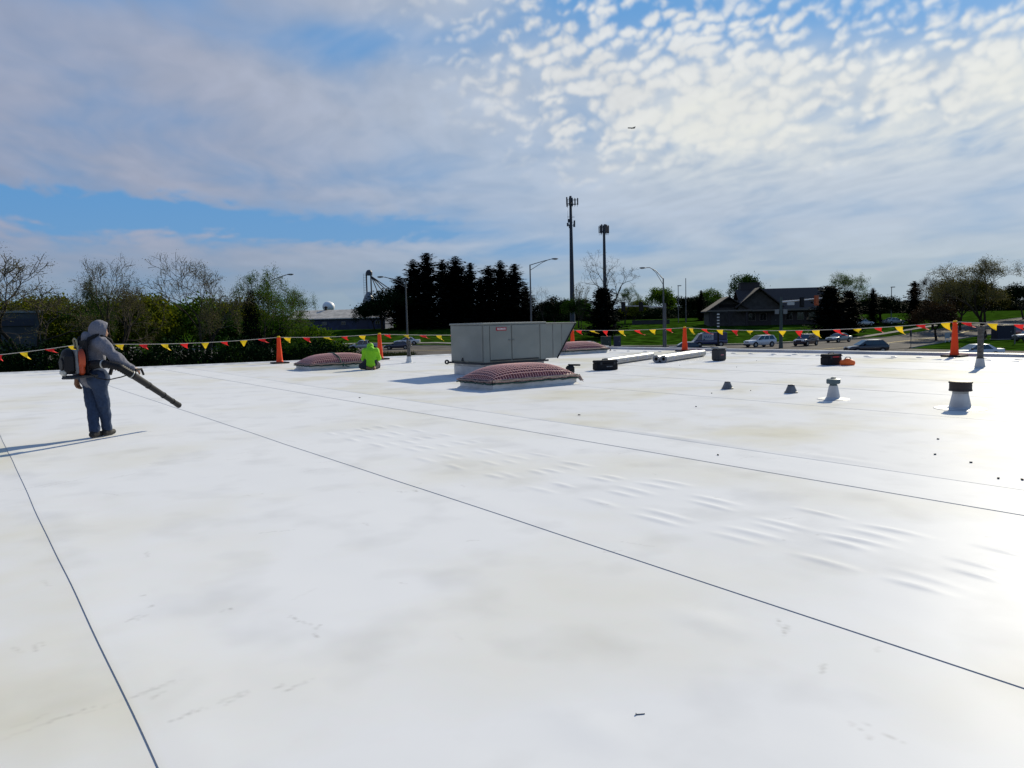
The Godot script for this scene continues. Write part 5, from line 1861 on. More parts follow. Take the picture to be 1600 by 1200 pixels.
	# rolls of membrane
	for e in [[18.35, 16.95, 19.95, 20.7, "single wrapped membrane roll behind the black tool case"], [17.95, 19.2, 19.45, 22.95, "nearer of the two membrane rolls lying side by side"], [18.17, 19.08, 19.67, 22.83, "farther of the two membrane rolls lying side by side"]]:
		var a := roof_at(e[0], e[1])
		var b := roof_at(e[2], e[3])
		var dir := (b - a).normalized()
		var rt := thing("membrane_roll", e[4], "membrane roll", (a + b) * 0.5, atan2(-dir.z, dir.x), "membrane rolls on the roof")
		var L := (b - a).length()
		var r := 0.125
		var g := G.new()
		g.lathe([Vector2(0.062, -L / 2 + 0.004), Vector2(r, -L / 2), Vector2(r * 1.01, -L / 4), Vector2(r * 0.995, 0), Vector2(r * 1.01, L / 4), Vector2(r, L / 2), Vector2(0.062, L / 2 - 0.004)], 22, Transform3D(Basis(Vector3(0, 0, 1), PI / 2), Vector3(0, r + 0.008, 0)))
		part(rt, "wrap", g, M.roll)
		var co := G.new()
		co.lathe([Vector2(0.04, -L / 2 + 0.01), Vector2(0.062, -L / 2 + 0.002), Vector2(0.062, L / 2 - 0.002), Vector2(0.04, L / 2 - 0.01), Vector2(0.04, -L / 2 + 0.01)], 16, Transform3D(Basis(Vector3(0, 0, 1), PI / 2), Vector3(0, r + 0.008, 0)))
		part(rt, "core", co, M.core)
		for k in 4:
			var bn := G.new()
			var x := (k - 1.5) * L * 0.22
			bn.lathe([Vector2(r * 1.012, x - 0.06), Vector2(r * 1.03, x - 0.05), Vector2(r * 1.03, x + 0.05), Vector2(r * 1.012, x + 0.06)], 22, Transform3D(Basis(Vector3(0, 0, 1), PI / 2), Vector3(0, r + 0.008, 0)))
			part(rt, "printed_band", bn, mat(col(0.22, 0.25, 0.33), 0.4))
	# black tool case
	var tc := thing("tool_case", "black tool case in front of the single membrane roll", "tool case", roof_at(16.95, 15.65, 0.008), 0.35)
	case_parts(tc, Vector3(0.68, 0.29, 0.34), M.black_matte)
	for k in 4:
		var l := G.new()
		l.box(Vector3(-0.02 + k * 0.05, 0.11, 0.174), Vector3(0.032, 0.03, 0.004))
		part(tc, "lettering", l, M.grey)
	# dark cooler
	var ck := thing("cooler", "dark grey upright cooler box right of the double membrane rolls", "cooler", roof_at(17.15, 21.05, 0.008), 0.5)
	var g := G.new()
	g.box(Vector3(0, 0.20, 0), Vector3(0.40, 0.40, 0.36), 0.05)
	part(ck, "body", g, M.dark_grey)
	var lid := G.new()
	lid.box(Vector3(0, 0.435, 0), Vector3(0.42, 0.07, 0.38), 0.03)
	part(ck, "lid", lid, M.grey)
	var lb := G.new()
	lb.box(Vector3(-0.02, 0.2, 0.182), Vector3(0.13, 0.025, 0.006))
	part(ck, "label", lb, mat(col(0.45, 0.15, 0.18), 0.5))
	# case with the orange bag
	var oc := thing("tool_case", "black tool case with a red stripe behind the orange bag", "tool case", roof_at(12.95, 20.95, 0.008), 0.35)
	case_parts(oc, Vector3(0.50, 0.32, 0.36), M.black_matte)
	var rs := G.new()
	rs.box(Vector3(0.02, 0.24, 0.184), Vector3(0.24, 0.035, 0.006))
	part(oc, "stripe", rs, mat(col(0.35, 0.02, 0.03), 0.5))
	var bag := thing("tool_bag", "slumped orange bag against the black tool case", "bag", roof_at(12.50, 21.02, 0.008), 0.2)
	var bb := blob([[Vector3(-0.14, 0.08, 0), Vector3(0.02, 0.10, 0.02), 0.07, 0.08], [Vector3(0.02, 0.10, 0.02), Vector3(0.19, 0.08, 0), 0.08, 0.06], [Vector3(0.0, 0.05, 0.06), Vector3(0.16, 0.05, 0.05), 0.06, 0.06], [Vector3(-0.1, 0.06, -0.05), Vector3(0.12, 0.06, -0.05), 0.065, 0.06]], 0.03, 0.018)
	part(bag, "sack", bb, mat(col(0.80, 0.13, 0.012), 0.6))
	var bh := G.new()
	bh.tube([Vector3(-0.1, 0.16, 0.02), Vector3(-0.03, 0.24, 0.03), Vector3(0.08, 0.235, 0.03), Vector3(0.13, 0.16, 0.02)], [0.012, 0.012, 0.012, 0.012], 6)
	part(bag, "handle", bh, M.black)
	# hot-air tool standing behind the near skylight
	var ht2 := thing("welding_tool", "squat black hot-air tool with a flat arm behind the near skylight", "tool", roof_at(16.55, 14.0, 0.008), 0.4)
	var hb := G.new()
	hb.box(Vector3(-0.04, 0.115, 0), Vector3(0.22, 0.23, 0.20), 0.045)
	part(ht2, "housing", hb, M.black)
	var ha := G.new()
	ha.box(Vector3(0.09, 0.245, 0.0), Vector3(0.36, 0.05, 0.12), 0.02, Basis(Vector3(0, 0, 1), -0.05))
	part(ht2, "arm", ha, M.black_matte)
	var hw := G.new()
	hw.tube([Vector3(-0.04, 0.05, 0.1), Vector3(-0.04, 0.05, 0.14)], [0.05, 0.05], 12)
	part(ht2, "wheel", hw, M.dark_grey)
	# small cone boots and vents
	for e in [[10.45, 13.1, 0.115, 0.15, "small grey metal cone left of the other, near the roof's middle seam"], [9.0, 13.2, 0.12, 0.16, "small grey metal cone nearer the capped vent"]]:
		var c := thing("vent_cone", e[4], "vent cone", roof_at(e[0], e[1], 0.006), 0.0, "small metal cones on the roof")
		var q := G.new()
		q.lathe([Vector2(e[2] * 1.05, 0.0), Vector2(e[2] * 1.05, 0.02), Vector2(e[2] * 0.92, 0.03), Vector2(e[2] * 0.46, e[3]), Vector2(e[2] * 0.36, e[3] + 0.004), Vector2(0.0, e[3] - 0.005)], 22)
		part(c, "cone", q, M.lead)
		var cl := G.new()
		cl.lathe([Vector2(e[2] * 0.50, e[3] * 0.86), Vector2(e[2] * 0.56, e[3] * 0.87), Vector2(e[2] * 0.53, e[3] * 0.94), Vector2(e[2] * 0.46, e[3] * 0.95)], 22)
		part(c, "clamp_ring", cl, M.dark_grey)
	var cv := thing("roof_vent", "white-booted vent pipe with a blue-grey hexagonal cap", "vent", roof_at(7.8, 12.7, 0.006))
	boot(cv, 0.115, 0.075, 0.24)
	var cp := G.new()
	cp.lathe([Vector2(0.07, 0.22), Vector2(0.07, 0.27), Vector2(0.115, 0.275), Vector2(0.128, 0.29), Vector2(0.128, 0.355), Vector2(0.10, 0.365), Vector2(0.05, 0.372), Vector2(0.045, 0.39), Vector2(0.0, 0.395)], 6)
	part(cv, "cap", cp, mat(col(0.075, 0.115, 0.135), 0.5, 0.2))
	var bv := thing("roof_vent", "white-booted vent with a wide black drum cap near the right edge", "vent", roof_at(5.65, 12.7, 0.006))
	boot(bv, 0.155, 0.11, 0.25)
	var nk := G.new()
	nk.lathe([Vector2(0.113, 0.22), Vector2(0.113, 0.29)], 22)
	part(bv, "neck", nk, M.galv)
	var bc := G.new()
	bc.lathe([Vector2(0.10, 0.275), Vector2(0.160, 0.275), Vector2(0.164, 0.28), Vector2(0.164, 0.30), Vector2(0.158, 0.305), Vector2(0.158, 0.395), Vector2(0.168, 0.40), Vector2(0.168, 0.42), Vector2(0.15, 0.428), Vector2(0.0, 0.432)], 26)
	part(bv, "cap", bc, mat(col(0.018, 0.012, 0.012), 0.6))
	for e in [[9.25, 21.85, 1.1, "tall grey vent pipe with a white boot by the right orange post", 0.075], [26.4, 14.2, 0.86, "tall grey vent pipe with a white boot right of the kneeling worker", 0.07]]:
		var p := thing("vent_pipe", e[3], "vent pipe", roof_at(e[0], e[1], 0.006), 0.0, "tall vent pipes on the roof")
		boot(p, 0.125, e[4] + 0.012, 0.25)
		var q := G.new()
		q.lathe([Vector2(e[4], 0.2), Vector2(e[4], e[2] - 0.16), Vector2(e[4] + 0.012, e[2] - 0.155), Vector2(e[4] + 0.012, e[2]), Vector2(e[4] - 0.01, e[2]), Vector2(e[4] - 0.015, e[2] - 0.1)], 18)
		part(p, "pipe", q, mat(col(0.16, 0.15, 0.14), 0.5, 0.4, mottle("rust", 0.03, 0.4, 4), 1.5))
		var k := G.new()
		k.lathe([Vector2(e[4] + 0.012, 0.245), Vector2(e[4] + 0.022, 0.25), Vector2(e[4] + 0.022, 0.268), Vector2(e[4] + 0.01, 0.272)], 18)
		part(p, "clamp_ring", k, M.dark_grey)

func boot(parent: Node, r0: float, r1: float, h: float) -> void:
	var g := G.new()
	g.lathe([Vector2(r0 * 2.4, 0.0), Vector2(r0 * 2.3, 0.006), Vector2(r0 * 1.25, 0.010), Vector2(r0, 0.03), Vector2(r1, h), Vector2(r1 - 0.012, h + 0.003)], 26)
	part(parent, "boot", g, M.white_flash)

func case_parts(t: Node, s: Vector3, m: Material) -> void:
	var g := G.new()
	g.box(Vector3(0, s.y * 0.36, 0), Vector3(s.x, s.y * 0.72, s.z), 0.025)
	part(t, "case_body", g, m)
	var l := G.new()
	l.box(Vector3(0, s.y * 0.865, 0), Vector3(s.x * 1.01, s.y * 0.27, s.z * 1.02), 0.025)
	part(t, "lid", l, m)
	for k in [-1.0, 1.0]:
		var q := G.new()
		q.box(Vector3(k * s.x * 0.32, s.y * 0.70, s.z * 0.5 + 0.008), Vector3(0.06, 0.08, 0.018), 0.006)
		part(t, "latch", q, M.dark_grey)
	var h := G.new()
	h.tube([Vector3(-0.1, s.y * 1.0, 0), Vector3(-0.09, s.y + 0.035, 0), Vector3(0.09, s.y + 0.035, 0), Vector3(0.1, s.y * 1.0, 0)], [0.012], 6)
	part(t, "handle", h, M.dark_grey)

# ---------------------------------------------------------------- warning line
func build_warning_line() -> void:
	var posts := [[33.2, -7.5, 1.06, "", false], [32.75, 4.0, 1.07, "orange warning post hidden behind the hooded worker", true], [31.25, 10.84, 1.09, "orange warning post left of the corded skylight", true], [30.0, 14.75, 1.10, "orange warning post behind the kneeling worker", true],
		[28.2, 23.95, 1.02, "orange warning post between the heater's hood and the farthest skylight", true], [23.0, 25.95, 1.05, "orange warning post behind the double membrane rolls", true], [12.05, 26.6, 1.16, "orange warning post at right with a wide black base", true], [1.5, 27.0, 1.10, "", false]]
	var tops := []
	for p in posts:
		var at := roof_at(p[0], p[1], 0.006)
		tops.append(at + Vector3(0, p[2] - 0.02, 0))
		var label: String = p[3] if p[4] else ("orange warning post standing out of view at the far left" if p[1] < 0 else "orange warning post standing out of view at the far right")
		var t := thing("warning_post", label, "warning post", at, ROOF_TURN, "orange posts of the warning line")
		var h: float = p[2]
		var b := G.new()
		b.box(Vector3(0, 0.03, 0), Vector3(0.62, 0.055, 0.62), 0.02)
		part(t, "base", b, M.black_matte)
		var g := G.new()
		g.lathe([Vector2(0.145, 0.055), Vector2(0.14, 0.10), Vector2(0.125, 0.14), Vector2(0.09, h * 0.6), Vector2(0.072, h - 0.10), Vector2(0.085, h - 0.09), Vector2(0.085, h - 0.06), Vector2(0.06, h - 0.055), Vector2(0.06, h), Vector2(0.0, h + 0.005)], 20)
		part(t, "post", g, M.orange)
		var c := G.new()
		c.lathe([Vector2(0.05, h - 0.03), Vector2(0.066, h - 0.025), Vector2(0.066, h + 0.008), Vector2(0.03, h + 0.03), Vector2(0.0, h + 0.032)], 14)
		part(t, "line_clip", c, M.yellow)
	var line := thing("pennant_line", "rope of red and yellow pennants strung between the orange posts", "pennant line")
	var sags := [0.42, 0.12, 0.05, 0.12, 0.06, 0.20, 0.15]
	var rope := G.new()
	var rng := RandomNumberGenerator.new()
	rng.seed = 41
	var kit := {}
	for c in ["red", "yellow"]:
		kit[c] = []
		for k in 6: kit[c].append(pennant(rng).mesh())
	var n := 0
	for i in tops.size() - 1:
		var a: Vector3 = tops[i]
		var b: Vector3 = tops[i + 1]
		var pts := []
		for k in 25:
			var f := k / 24.0
			pts.append(a.lerp(b, f) - Vector3(0, 4.0 * sags[i] * f * (1.0 - f), 0))
		rope.tube(pts, [0.011], 5, false)
		var L := a.distance_to(b)
		var s := 0.35
		var dir := Vector3(b.x - a.x, 0, b.z - a.z).normalized()
		var left: bool = i < 3
		while s < L - 0.15:
			var f := s / L
			var p := a.lerp(b, f) - Vector3(0, 4.0 * sags[i] * f * (1.0 - f), 0)
			var c: String = "yellow" if n % 2 == 0 else "red"
			var o := put(line, "pennant", kit[c][rng.randi() % 6], M[c])
			o.position = p - Vector3(0, 0.008, 0)
			o.rotation.y = atan2(-dir.z, dir.x) + rng.randf_range(-0.25, 0.25)
			n += 1
			s += rng.randf_range(0.66, 0.84)
	part(line, "rope", rope, M.rope)

func pennant(rng: RandomNumberGenerator) -> G:
	# a cloth triangle hanging from the rope, blown along it
	var g := G.new()
	var w := rng.randf_range(0.27, 0.33)
	var blow := rng.randf_range(0.0, 0.36)
	var drop := rng.randf_range(0.14, 0.36)
	var out := rng.randf_range(-0.16, 0.16)
	var ph := rng.randf() * TAU
	var pts := PackedVector3Array()
	for r in 7:
		var f := r / 6.0
		for c in 4:
			var k := c / 3.0
			var x := lerpf(w * k, w * 0.5, f) + blow * f * f - w * 0.5
			pts.append(Vector3(x, -drop * f, out * f * f + 0.06 * f * sin(ph + k * 3.0 + f * 4.0)))
	g.grid(7, 4, pts)
	return g

# ---------------------------------------------------------------- people
func renormal(g: G) -> void:
	for i in g.n.size(): g.n[i] = Vector3.ZERO
	for i in range(0, g.ix.size(), 3):
		var a := g.ix[i]; var b := g.ix[i + 1]; var c := g.ix[i + 2]
		var nn := (g.v[c] - g.v[a]).cross(g.v[b] - g.v[a])
		g.n[a] += nn; g.n[b] += nn; g.n[c] += nn
	for i in g.n.size(): g.n[i] = g.n[i].normalized()

func crumple(g: G, amp: float, freq: float, sd: int) -> G:
	var f := noise(sd, freq, 3, true)
	for i in g.v.size():
		var p := g.v[i]
		g.v[i] = p + g.n[i] * (f.get_noise_3d(p.x * 1.3, p.y * 0.8, p.z * 1.3) * amp)
	renormal(g)
	return g

func hand_bones(wrist: Vector3, dir: Vector3, back: Vector3, thumb_side: Vector3, curl: float) -> Array:
	# dir: towards the knuckles, back: out of the back of the hand
	var out := []
	var across := thumb_side.normalized()
	var knuckle := wrist + dir * 0.085
	out.append([wrist, knuckle + across * 0.024, 0.024, 0.017])
	out.append([wrist, knuckle, 0.024, 0.018])
	out.append([wrist, knuckle - across * 0.026, 0.022, 0.015])
	var lens := [0.082, 0.092, 0.085, 0.066]
	for k in 4:
		var p := knuckle + across * (0.031 - k * 0.0205) - back * 0.002
		var d := dir
		for j in 3:
			d = d.rotated(across.cross(Vector3.ZERO) if false else across, 0.0)
			d = (d - back * (curl * (0.55 + 0.35 * j))).normalized()
			var q: Vector3 = p + d * lens[k] * [0.45, 0.31, 0.24][j]
			out.append([p, q, 0.0095 - j * 0.0006, 0.0090 - j * 0.0006])
			p = q
	var tb := wrist + dir * 0.028 + across * 0.026
	var t1 := tb + (across * 0.8 + dir * 0.6 - back * 0.2 * curl).normalized() * 0.038
	var t2 := t1 + (across * 0.25 + dir * 0.75 - back * 0.55 * curl).normalized() * 0.034
	out.append([tb, t1, 0.0125, 0.0108])
	out.append([t1, t2, 0.0108, 0.0092])
	return out

func head_bones(c: Vector3, face: Vector3, up: Vector3) -> Array:
	var side := face.cross(up).normalized()
	return [
		[c + up * 0.035 - face * 0.022, c + up * 0.03 + face * 0.018, 0.088, 0.082],
		[c - up * 0.01 + face * 0.03, c - up * 0.075 + face * 0.062, 0.068, 0.038],
		[c + up * 0.012 + face * 0.095, c - up * 0.022 + face * 0.112, 0.010, 0.015],
		[c + up * 0.032 + face * 0.086 + side * 0.04, c + up * 0.032 + face * 0.086 - side * 0.04, 0.014, 0.014],
		[c - up * 0.058 + face * 0.090 + side * 0.018, c - up * 0.058 + face * 0.090 - side * 0.018, 0.010, 0.010],
		[c + side * 0.078 + up * 0.012, c + side * 0.082 - up * 0.022 + face * 0.008, 0.014, 0.010],
		[c - side * 0.078 + up * 0.012, c - side * 0.082 - up * 0.022 + face * 0.008, 0.014, 0.010],
	]

func hood_shell(c: Vector3, face: Vector3, up: Vector3, r: float, peak: float) -> G:
	var g := G.new()
	var side := face.cross(up).normalized()
	up = side.cross(face).normalized()
	var f := noise(71, 5.0, 3, true)
	for layer in 2:
		var rr := r - layer * 0.012
		var pts := PackedVector3Array()
		for i in 19:
			var t := i / 18.0
			for k in 33:
				var a := TAU * k / 32.0
				var back: float
				var rad: float
				if t < 0.6:
					var q := t / 0.6 * PI * 0.5
					back = -cos(q)
					rad = sin(q)
				else:
					var q := (t - 0.6) / 0.4
					back = q * 0.82
					rad = 1.0 - 0.16 * q * q
				var o := side * cos(a) * rad * rr * 0.92 + up * sin(a) * rad * rr * (1.0 + peak * maxf(sin(a), 0.0) + 0.30 * maxf(-sin(a), 0.0))
				var p := c + face * back * rr * 0.98 + o
				p += o.normalized() * f.get_noise_3dv(p * 2.0) * 0.010 * smoothstep(0.0, 0.3, t)
				pts.append(p)
		g.grid(19, 33, pts, PackedVector2Array(), layer == 0)
	return g

func eyes(parent: Node, c: Vector3, face: Vector3, up: Vector3) -> void:
	var side := face.cross(up).normalized()
	for s in [-1.0, 1.0]:
		var g := G.new()
		g.ball(c + up * 0.012 + face * 0.083 + side * s * 0.031, Vector3.ONE * 0.0115, 6, 10)
		part(parent, "eye", g, M.dark_grey)

func build_people() -> void:
	# worker with the blower, seen from behind, facing right and away
	var f := Vector3(0.70, 0, -0.714)
	var face := Vector3(0.84, -0.24, -0.48).normalized()
	var pe := thing("person", "standing person in grey hooded sweatshirt and blue jeans carrying a backpack blower", "person", Vector3(-5.98, 0.008, -11.1))
	var pelvis := Vector3(-0.03, 0.90, 0.0)
	var chest := Vector3(-0.01, 1.24, -0.01)
	var neck := Vector3(0.03, 1.41, 0.0)
	var head := Vector3(0.085, 1.535, 0.0)
	var ls := Vector3(-0.17, 1.36, -0.13)
	var rs := Vector3(0.20, 1.34, 0.13)
	var le := Vector3(-0.31, 1.09, -0.10)
	var re := Vector3(0.41, 1.13, 0.17)
	var lw := Vector3(-0.29, 0.86, -0.02)
	var rw := Vector3(0.57, 0.985, 0.055)
	var lh := Vector3(-0.115, 0.86, -0.07)
	var rh := Vector3(0.075, 0.86, 0.07)
	var lk := Vector3(-0.09, 0.47, -0.01)
	var rk := Vector3(0.085, 0.47, -0.02)
	var la := Vector3(-0.03, 0.09, 0.06)
	var ra := Vector3(0.045, 0.09, -0.13)
	var sk := [[pelvis, chest, 0.12, 0.13], [chest, neck, 0.11, 0.055], [neck, head, 0.055, 0.055], [chest + Vector3(0, 0.08, 0), ls, 0.09, 0.055], [chest + Vector3(0, 0.08, 0), rs, 0.09, 0.055],
		[ls, le, 0.052, 0.042], [le, lw, 0.042, 0.028], [rs, re, 0.052, 0.042], [re, rw, 0.042, 0.028],
		[pelvis, lh, 0.11, 0.085], [pelvis, rh, 0.11, 0.085], [lh, lk, 0.08, 0.055], [lk, la, 0.052, 0.038], [rh, rk, 0.08, 0.055], [rk, ra, 0.052, 0.038]]
	var body := blob(sk, 0.015, 0.022)
	body.add(blob(head_bones(head, face, Vector3.UP), 0.012, 0.009))
	var tube_dir := (Vector3(0.74, 0.33, -1.0) - Vector3(0.59, 0.90, 0.15)).normalized()
	body.add(blob(hand_bones(rw, (Vector3(0.62, 0.94, -0.05) - rw).normalized(), Vector3(0.55, 0.75, 0.2).normalized(), Vector3(-0.4, 0.35, -0.75), 0.75), 0.005, 0.006))
	body.add(blob(hand_bones(lw, Vector3(0.10, -0.98, 0.12).normalized(), Vector3(-0.9, 0.1, 0.3).normalized(), Vector3(0.35, 0.1, -0.9), 0.45), 0.005, 0.006))
	part(pe, "body", body, M.skin)
	eyes(pe, head, face, Vector3.UP)
	# sweatshirt
	var bk := -f
	var sw := [[pelvis + Vector3(0, -0.04, 0), chest, 0.140, 0.145], [pelvis + Vector3(-0.05, -0.05, -0.04), pelvis + Vector3(0.05, -0.05, 0.04), 0.125, 0.125], [chest, neck + Vector3(0, -0.03, 0), 0.135, 0.08], [chest + Vector3(0, 0.06, 0), ls, 0.12, 0.078], [chest + Vector3(0, 0.06, 0), rs, 0.12, 0.078],
		[ls, le, 0.078, 0.062], [le, lw + (le - lw).normalized() * 0.02, 0.060, 0.042], [rs, re, 0.080, 0.064], [re, rw + (re - rw).normalized() * 0.02, 0.062, 0.042],
		[neck + bk * 0.05, neck + Vector3(-0.05, 0.03, 0.05) + bk * 0.03, 0.085, 0.075], [neck, neck + Vector3(0.04, 0.05, 0.02), 0.085, 0.08]]
	part(pe, "sweatshirt", crumple(blob(sw, 0.020, 0.016), 0.024, 3.0, 8), M.hoodie)
	part(pe, "hood", hood_shell(head + Vector3(-0.005, 0.0, 0), face, Vector3.UP, 0.128, 0.16), M.hoodie)
	var je := [[lh, rh, 0.142, 0.142], [lh + Vector3(0, -0.03, 0), lk, 0.108, 0.076], [lk, la + Vector3(0, 0.03, 0), 0.074, 0.068], [rh + Vector3(0, -0.03, 0), rk, 0.108, 0.076], [rk, ra + Vector3(0, 0.03, 0), 0.074, 0.068]]
	part(pe, "jeans", crumple(blob(je, 0.011, 0.016), 0.016, 3.6, 9), M.jeans)
	var ff := Vector3(0.12, 0, -0.99)
	for e in [la, ra]:
		var a: Vector3 = e
		var sh := blob([[a + Vector3(0, 0.0, 0), a + Vector3(0, 0.07, 0), 0.062, 0.062], [a - ff * 0.06 - Vector3(0, 0.04, 0), a + ff * 0.14 - Vector3(0, 0.05, 0), 0.046, 0.04]], 0.012, 0.014)
		part(pe, "boot", sh, M.boot)
	# backpack blower
	var base := pe.position + Vector3(-0.135, 0.885, 0.215)
	var bl := thing("backpack_blower", "orange and black backpack leaf blower worn by the person in grey", "leaf blower", base, -0.785)
	var inv := bl.transform.affine_inverse()
	var W := func(p: Vector3) -> Vector3: return inv * (pe.position + p)
	var g := G.new()
	g.box(Vector3(0, 0.012, -0.02), Vector3(0.38, 0.024, 0.34), 0.01)
	g.tube([Vector3(-0.19, 0.02, -0.2), Vector3(-0.20, 0.0, 0.13), Vector3(0.0, -0.005, 0.19), Vector3(0.20, 0.0, 0.13), Vector3(0.19, 0.02, -0.2)], [0.016], 7)
	part(bl, "base_frame", g, M.dark_grey)
	var e1 := G.new()
	e1.box(Vector3(-0.01, 0.20, 0.105), Vector3(0.30, 0.30, 0.15), 0.05)
	e1.ball(Vector3(-0.02, 0.30, 0.10), Vector3(0.14, 0.11, 0.085), 10, 16)
	e1.tube([Vector3(-0.02, 0.19, 0.17), Vector3(-0.02, 0.19, 0.20)], [0.10, 0.085], 18)
	part(bl, "engine_cover", e1, M.black)
	var e2 := G.new()
	e2.box(Vector3(0.01, 0.22, 0.035), Vector3(0.32, 0.34, 0.035), 0.015)
	part(bl, "fan_plate", e2, M.grey)
	var e3 := G.new()
	e3.tube([Vector3(0.05, 0.25, -0.06), Vector3(0.05, 0.25, 0.02)], [0.150, 0.138], 26)
	e3.box(Vector3(0.09, 0.14, -0.02), Vector3(0.18, 0.22, 0.08), 0.03)
	part(bl, "fan_housing", e3, mat(col(0.46, 0.060, 0.012), 0.5))
	var e4 := G.new()
	e4.box(Vector3(-0.03, 0.075, 0.165), Vector3(0.20, 0.10, 0.07), 0.035)
	part(bl, "fuel_tank", e4, mat(col(0.42, 0.42, 0.38), 0.35))
	var e5 := G.new()
	e5.box(Vector3(0, 0.28, -0.10), Vector3(0.30, 0.48, 0.03), 0.012)
	part(bl, "back_pad", e5, M.black_matte)
	var e6 := G.new()
	e6.tube([Vector3(-0.02, 0.42, 0.0), Vector3(-0.05, 0.52, 0.01), Vector3(0.0, 0.545, 0.01), Vector3(0.05, 0.52, 0.0), Vector3(0.10, 0.36, 0.0)], [0.013], 7)
	part(bl, "carry_handle", e6, mat(col(0.30, 0.25, 0.14), 0.6))
	# harness over both shoulders
	for s in [[ls, -1.0], [rs, 1.0]]:
		var sp: Vector3 = s[0]
		var inner: Vector3 = sp.lerp(neck, 0.42)
		var h := G.new()
		var pts := [W.call(inner - f * 0.20 + Vector3(0, -0.10, 0)), W.call(inner - f * 0.13 + Vector3(0, 0.055, 0)), W.call(inner + Vector3(0, 0.115, 0)), W.call(inner + f * 0.15 + Vector3(0, 0.02, 0)), W.call(inner + f * 0.205 + Vector3(0, -0.20, 0)), W.call(inner + f * 0.06 + (sp - neck).normalized() * 0.13 + Vector3(0, -0.42, 0))]
		h.tube(pts, [0.026], 7)
		part(bl, "shoulder_strap", h, M.black_matte)
	# flexible hose
	var hp := []
	var hr := []
	var ctrl := [Vector3(0.02, 1.05, 0.16), Vector3(0.14, 1.065, 0.26), Vector3(0.34, 1.065, 0.33), Vector3(0.50, 1.01, 0.27), Vector3(0.595, 0.90, 0.14)]
	var cv := Curve3D.new()
	for k in ctrl.size():
		var tn: Vector3 = (ctrl[mini(k + 1, 4)] - ctrl[maxi(k - 1, 0)]) / 6.0
		cv.add_point(ctrl[k], -tn, tn)
	var ln := cv.get_baked_length()
	for k in 97:
		hp.append(W.call(cv.sample_baked(ln * k / 96.0)))
		hr.append(0.047 + (0.011 if k % 4 < 2 else 0.0))
	var hs := G.new()
	hs.tube(hp, hr, 14)
	part(bl, "flexible_hose", hs, M.black)
	var cl := G.new()
	var c0: Vector3 = W.call(cv.sample_baked(ln * 0.42))
	var c1: Vector3 = W.call(cv.sample_baked(ln * 0.445))
	cl.tube([c0, c1], [0.060, 0.060], 14)
	part(bl, "hose_clamp", cl, mat(col(0.4, 0.4, 0.38), 0.5))
	cl = G.new()
	var c2: Vector3 = W.call(cv.sample_baked(ln * 0.985))
	var c3: Vector3 = W.call(cv.sample_baked(ln))
	cl.tube([c2, c3], [0.060, 0.060], 14)
	part(bl, "hose_clamp", cl, mat(col(0.4, 0.4, 0.38), 0.5))
	var p0 := Vector3(0.595, 0.90, 0.14)
	var p1 := Vector3(0.74, 0.33, -1.0)
	for e in [[0.0, 0.34, 0.050, 0.047], [0.32, 0.66, 0.045, 0.042], [0.64, 0.87, 0.041, 0.038]]:
		var q := G.new()
		q.tube([W.call(p0.lerp(p1, e[0])), W.call(p0.lerp(p1, e[0] + 0.015)), W.call(p0.lerp(p1, e[0] + 0.03)), W.call(p0.lerp(p1, e[1]))], [e[2] + 0.007, e[2] + 0.007, e[2], e[3]], 14)
		part(bl, "pipe_section", q, M.black)
	var nz := G.new()
	nz.tube([W.call(p0.lerp(p1, 0.85)), W.call(p0.lerp(p1, 0.87)), W.call(p0.lerp(p1, 1.0))], [0.045, 0.040, 0.046], 14)
	part(bl, "nozzle", nz, M.black)
	var hg := G.new()
	hg.tube([W.call(Vector3(0.60, 0.90, 0.08)), W.call(Vector3(0.615, 0.965, 0.05)), W.call(Vector3(0.635, 0.965, -0.06)), W.call(Vector3(0.635, 0.88, -0.12))], [0.017, 0.017, 0.017, 0.016], 8)
	part(bl, "control_handle", hg, M.black)
	var cb := G.new()
	cb.tube([W.call(Vector3(0.05, 0.94, 0.26)), W.call(Vector3(0.2, 0.875, 0.34)), W.call(Vector3(0.36, 0.845, 0.35)), W.call(Vector3(0.5, 0.875, 0.27)), W.call(Vector3(0.60, 0.92, 0.08))], [0.009], 6)
	part(bl, "throttle_cable", cb, M.black)
	# kneeling worker
	var kp := thing("person", "kneeling person in a lime green hooded sweatshirt seen from behind", "person", Vector3(-4.72, 0.006, -25.9))
	var kface := Vector3(-0.25, -0.55, -0.8).normalized()
	var kpel := Vector3(0.02, 0.27, 0.02)
	var kch := Vector3(0.01, 0.55, -0.05)
	var knk := Vector3(-0.01, 0.70, -0.09)
	var khd := Vector3(-0.02, 0.775, -0.15)
	var J := {"ls": Vector3(-0.185, 0.62, -0.06), "rs": Vector3(0.19, 0.62, -0.07), "le": Vector3(-0.25, 0.36, -0.12), "re": Vector3(0.25, 0.37, -0.14), "lw": Vector3(-0.20, 0.20, -0.32), "rw": Vector3(0.08, 0.22, -0.36), "lh": Vector3(-0.09, 0.25, 0.0), "rh": Vector3(0.10, 0.25, 0.0), "lk": Vector3(-0.34, 0.11, -0.16), "rk": Vector3(0.16, 0.10, -0.40), "la": Vector3(-0.12, 0.07, 0.12), "ra": Vector3(0.12, 0.07, 0.07)}
